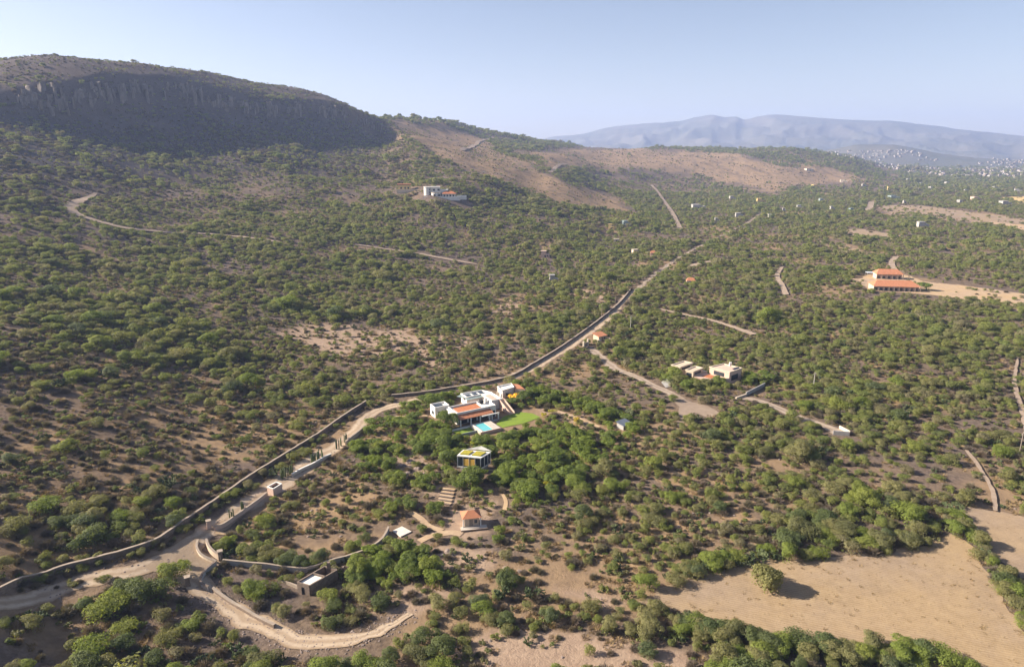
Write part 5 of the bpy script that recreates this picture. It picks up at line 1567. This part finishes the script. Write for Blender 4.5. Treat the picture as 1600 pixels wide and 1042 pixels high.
# the single tree right of the ranch
rt_ = at(1447, 454)
r = empty('shade_tree', rt_, 1.0, 'single round green tree on the bare yard right of the ranch house', 'tree')
link('crown', GCROWN[0], r); link('trunk', GTRUNK[0], r); r.scale = (1.5, 1.5, 1.35)
sm = at(284, 884)
r = empty('mesquite_tree', sm, 0, 'tiny bush alone in the middle of the dirt apron', 'bush'); link('crown', CROWN['fresh green'][1], r); link('trunk', TRUNK[1], r); r.scale = (.36, .36, .42)
big = at(697, 668)
r = empty('shade_tree', big, 2.0, 'tall dense bright green tree standing at the front left corner of the villa', 'tree'); link('crown', GCROWN[1], r); link('trunk', GTRUNK[1], r); r.scale = (1.25, 1.25, 1.45)
yl = at(806, 627)
r = empty('flowering_tree', yl, 0, 'small tree in orange-yellow flower behind the villa garden', 'tree')
link('crown', fast_mesh('crown', *crown_arrays(55, n=700, leaf=.5)[:2], leaf_mat('yellow_blossom', [(.55, .30, .03), (.6, .38, .05)])), r); link('trunk', TRUNK[0], r); r.scale = (.75,) * 3
for i, (u, v) in enumerate(((728, 691), (742, 697), (716, 686), (848, 652), (862, 648), (902, 662), (664, 694), (790, 742), (858, 760), (690, 655))):
    g = at(u, v)
    r = empty('garden_shrub', g, i, ('yellow-green flowering shrub ' + (beside(u, v) or 'in the garden')), 'shrub', 'yellow-green garden shrubs')
    link('foliage', YSHRUB[i % 2], r); r.scale = (.5 + .06 * (i % 3),) * 3
# columnar cacti in rows beside the road
orow = [(488 + 3.6 * k, 724 - 1.7 * k) for k in range(5)] + [(441 + 4 * k, 748 - 2.4 * k) for k in range(5)] + [(362, 812), (379, 800), (541, 692), (528, 702), (534, 697)]
for i, (u, v) in enumerate(orow):
    g = at(u, v)
    wd = 'in the row on the pale roadside wall' if i < 5 else 'in the row beside the square water tank' if i < 10 else 'by the pinkish roadside wall near the gate' if i < 12 else 'near the road bend left of the villa'
    r = empty('organ_pipe_cactus', g, i, f'tall columnar cactus {wd}', 'cactus', f'columnar cacti {wd}')
    for m in organ_mesh(i): link('stem', m, r)

# ---- everything smaller or farther: scattered masses, one object per kind
LIB = bpy.data.collections
def scatter(name, rows, meshes, zoff=0.0, xy=1.0):
    """rows: x y z scale ; one object of instanced plants"""
    n = len(rows)
    col = bpy.data.collections.new(name + '_kinds')
    for i, m in enumerate(meshes):
        o = bpy.data.objects.new('%s_plant' % name, m); col.objects.link(o)
    me = bpy.data.meshes.new(name)
    me.vertices.add(n)
    co = np.array(rows[:, :3], np.float32).copy(); co[:, 2] += zoff
    me.vertices.foreach_set('co', co.ravel())
    for nm, typ, arr in (('scl', 'FLOAT_VECTOR', np.stack([rows[:, 3] * xy * rng.uniform(.88, 1.14, n), rows[:, 3] * xy * rng.uniform(.88, 1.14, n), rows[:, 3] * rng.uniform(.8, 1.12, n)], 1)),
                         ('rot', 'FLOAT_VECTOR', np.stack([np.zeros(n), np.zeros(n), rng.uniform(0, 6.28, n)], 1))):
        a = me.attributes.new(nm, typ, 'POINT'); a.data.foreach_set('vector', arr.astype(np.float32).ravel())
    a = me.attributes.new('pick', 'INT', 'POINT'); a.data.foreach_set('value', rng.integers(0, len(meshes), n).astype(np.int32))
    o = link(name, me)
    g = bpy.data.node_groups.new(name + '_scatter', 'GeometryNodeTree')
    g.interface.new_socket('Geometry', in_out='INPUT', socket_type='NodeSocketGeometry')
    g.interface.new_socket('Geometry', in_out='OUTPUT', socket_type='NodeSocketGeometry')
    gi = g.nodes.new('NodeGroupInput'); go = g.nodes.new('NodeGroupOutput')
    ip = g.nodes.new('GeometryNodeInstanceOnPoints'); ci = g.nodes.new('GeometryNodeCollectionInfo')
    ci.inputs['Collection'].default_value = col; ci.inputs['Separate Children'].default_value = True; ci.inputs['Reset Children'].default_value = True
    ip.inputs['Pick Instance'].default_value = True
    def na(nm, typ):
        q = g.nodes.new('GeometryNodeInputNamedAttribute'); q.data_type = typ; q.inputs['Name'].default_value = nm
        return next(s_ for s_ in q.outputs if s_.enabled and s_.name == 'Attribute')
    g.links.new(gi.outputs[0], ip.inputs['Points']); g.links.new(ci.outputs[0], ip.inputs['Instance'])
    g.links.new(na('pick', 'INT'), ip.inputs['Instance Index'])
    e2r = g.nodes.new('FunctionNodeEulerToRotation'); g.links.new(na('rot', 'FLOAT_VECTOR'), e2r.inputs[0])
    g.links.new(e2r.outputs[0], ip.inputs['Rotation'])
    g.links.new(na('scl', 'FLOAT_VECTOR'), ip.inputs['Scale'])
    g.links.new(ip.outputs[0], go.inputs[0])
    md = o.modifiers.new('scatter', 'NODES'); md.node_group = g
    return tag(o, kind='stuff')

rest = wild[~single_mask]
tree = rest[:, 4] == 0
near = rest[:, 5] < 620; far = rest[:, 5] > 1700
MID = [fast_mesh('scrub_plant', *crown_arrays(200 + i, n=(420, 620, 760, 320, 680, 560)[i], leaf=.62, lobes=(5, 9, 13, 6, 16, 8)[i], flat=(.56, .5, .44, .58, .42, .5)[i], base=.03)[:2], LEAF_MIX) for i in range(6)]
FAR = [fast_mesh('scrub_plant', *crown_arrays(220 + i, n=170, leaf=1.25, lobes=8, flat=.55, base=.05)[:2], LEAF_MIX) for i in range(4)]
NEARM = [fast_mesh('scrub_plant', *crown_arrays(240 + i, n=(1600, 2300, 1100, 2500, 1900, 800, 2600)[i], leaf=(.37, .33, .40, .31, .35, .42, .31)[i], lobes=(6, 10, 7, 15, 12, 5, 19)[i], flat=(.54, .5, .6, .42, .52, .46, .4)[i], base=.03)[:2], LEAF_MIX) for i in range(7)]
scatter('mesquite_scrub', rest[tree & near], NEARM)
scatter('mesquite_scrub', rest[tree & ~near & ~far], MID)
scatter('far_woodland', rest[tree & far], FAR)
gm_ = rest[:, 4] == 3
if gm_.any(): scatter('garden_shrubbery', rest[gm_], [fast_mesh('garden_plant', *crown_arrays(260 + i, Ht=4.2, n=800, leaf=.5, lobes=9, base=.1)[:2], LEAF_GARDEN) for i in range(3)])
scatter('dry_scrub', rest[rest[:, 4] == 1], TWIGM, 0, 1.25)
pm = rest[:, 4] == 2
if pm.any(): scatter('cactus_scrub', rest[pm], PEARM, -.1, 1.2)

# undergrowth: low bushes, dead grass, stones
def tuft_arrays(seed, n, R, h):
    r = np.random.default_rng(seed)
    a = r.uniform(0, 6.28, n); q = R * np.sqrt(r.random(n))
    b_ = np.stack([np.cos(a) * q, np.sin(a) * q, np.full(n, -.05)], 1)
    tip = b_ * 1.25 + np.stack([r.normal(0, .1, n), r.normal(0, .1, n), h * r.uniform(.5, 1.1, n)], 1)
    w = np.stack([-np.sin(a), np.cos(a), np.zeros(n)], 1) * .07
    v = np.stack([b_ - w, b_ + w, tip], 1).reshape(-1, 3)
    return v, np.arange(3 * n).reshape(-1, 3)
x, y = grid_points(105, 520, 1.55)
z = H(x, y); u, v, f, d, ds, sz, gd = field_at(x, y, z)
m = (u > -40) & (u < 1640) & (v < 1090) & (rng.random(x.shape) < .62 * np.clip((fbm(x / 13, y / 13, 161, 3) - .35) * 4, .1, 1)) & (f > 20)
x, y, z = x[m], y[m], z[m]
ok = free(x, y, np.full(x.shape, 1.0)); x, y, z = x[ok], y[ok], z[ok]
s = rng.uniform(.5, 1.5, x.shape)
rows = np.column_stack([x, y, z, s])
cut = rng.random(len(rows))
scatter('dead_grass', rows[cut < .40], [fast_mesh('grass_tuft', *tuft_arrays(i, 70, .9, .6), STRAW) for i in range(3)])
LOW = [fast_mesh('low_bush', *crown_arrays(280 + i, R=1.0, Ht=1.1, n=110, leaf=.34, lobes=4, flat=.5, base=.05)[:2], leaf_mat('low_bush_leaves', [(.075, .085, .035), (.11, .10, .05), (.065, .085, .025), (.12, .125, .04)])) for i in range(3)]
scatter('undergrowth', rows[(cut >= .40) & (cut < .70)], LOW)
tw_ = rows[(cut >= .70) & (cut < .84)].copy(); tw_[:, 3] *= .42
scatter('low_dry_brush', tw_, TWIGM, 0, 1.2)
def rock_mesh(seed):
    r = random.Random(seed); bm = bmesh.new(); bmesh.ops.create_icosphere(bm, subdivisions=2, radius=.5)
    for q in bm.verts:
        q.co *= r.uniform(.78, 1.15); q.co.z *= .7
    m_ = bpy.data.meshes.new('stone'); bm.to_mesh(m_); bm.free(); m_.materials.append(ROCK); return m_
ROCKS = [rock_mesh(i) for i in range(4)]
x2 = rows[cut >= .84].copy(); x2[:, 3] *= .6
uu_, vv_, ff_ = project(x2[:, 0], x2[:, 1], x2[:, 2])
keep = (rng.random(len(x2)) < np.where(uu_ < 620, .8, .25))
scatter('loose_stones', x2[keep], ROCKS)
# weeds and clods on the ploughed field and its margin, stones along the road verges
fx = np.array(fa); wx, wy = rng.uniform(fx[:, 0].min(), fx[:, 0].max(), 2600), rng.uniform(fx[:, 1].min(), fx[:, 1].max(), 2600)
edge = seg_dist(wx, wy, fa[::3] + [fa[0]])
ok = inpoly(wx, wy, fa) & ((rng.random(2600) < .12) | (rng.random(2600) < np.exp(-edge / 2.2)))
fr_ = np.column_stack([wx, wy, H(wx, wy) + .05, rng.uniform(.25, .8, 2600)])[ok]
scatter('field_weeds', fr_, [fast_mesh('weed', *tuft_arrays(40 + i, 40, .7, .45), STRAW) for i in range(3)])
vs_ = []
for ln, w_ in ((road_w, 2.6), (track_w, 2.2)):
    for k in range(900):
        q = ln[int(rng.integers(1, len(ln) - 1))]; a_ = rng.uniform(0, 6.28); d_ = abs(rng.normal(w_, .8))
        vs_.append((q[0] + math.cos(a_) * d_, q[1] + math.sin(a_) * d_, 0, rng.uniform(.15, .6)))
vs_ = np.array(vs_); vs_[:, 2] = H(vs_[:, 0], vs_[:, 1])
scatter('verge_stones', vs_, ROCKS)
# outcrop of boulders below the villa and beside the gate wall
i = 0
for u, v, s in ((628, 728, 2.2), (640, 722, 2.6), (652, 733, 2.0), (636, 740, 2.4), (648, 745, 1.8), (622, 738, 1.7), (660, 742, 2.2), (630, 750, 1.6), (645, 757, 2.0), (656, 752, 1.5), (690, 868, 1.5), (700, 862, 1.8), (708, 866, 1.4), (789, 888, 1.3), (812, 893, 1.2), (775, 750, 1.5), (860, 705, 1.4), (905, 684, 1.6), (890, 690, 1.2), (478, 700, 1.9)):
    g = at(u, v)
    wd = 'in the rock outcrop below the villa' if i < 10 else 'on the bare ground left of the open scrub' if i < 15 else 'in the garden right of the pavilion' if i < 19 else None
    o = link('boulder', ROCKS[i % 4], None, g, i * 1.3); o.scale = (s * 1.3, s, s * .9)
    tag(o, f'rough brown boulder {wd}' if wd else 'large pale boulder lying between the road and the stone wall', 'boulder', f'boulders {wd}' if wd else None)
    i += 1
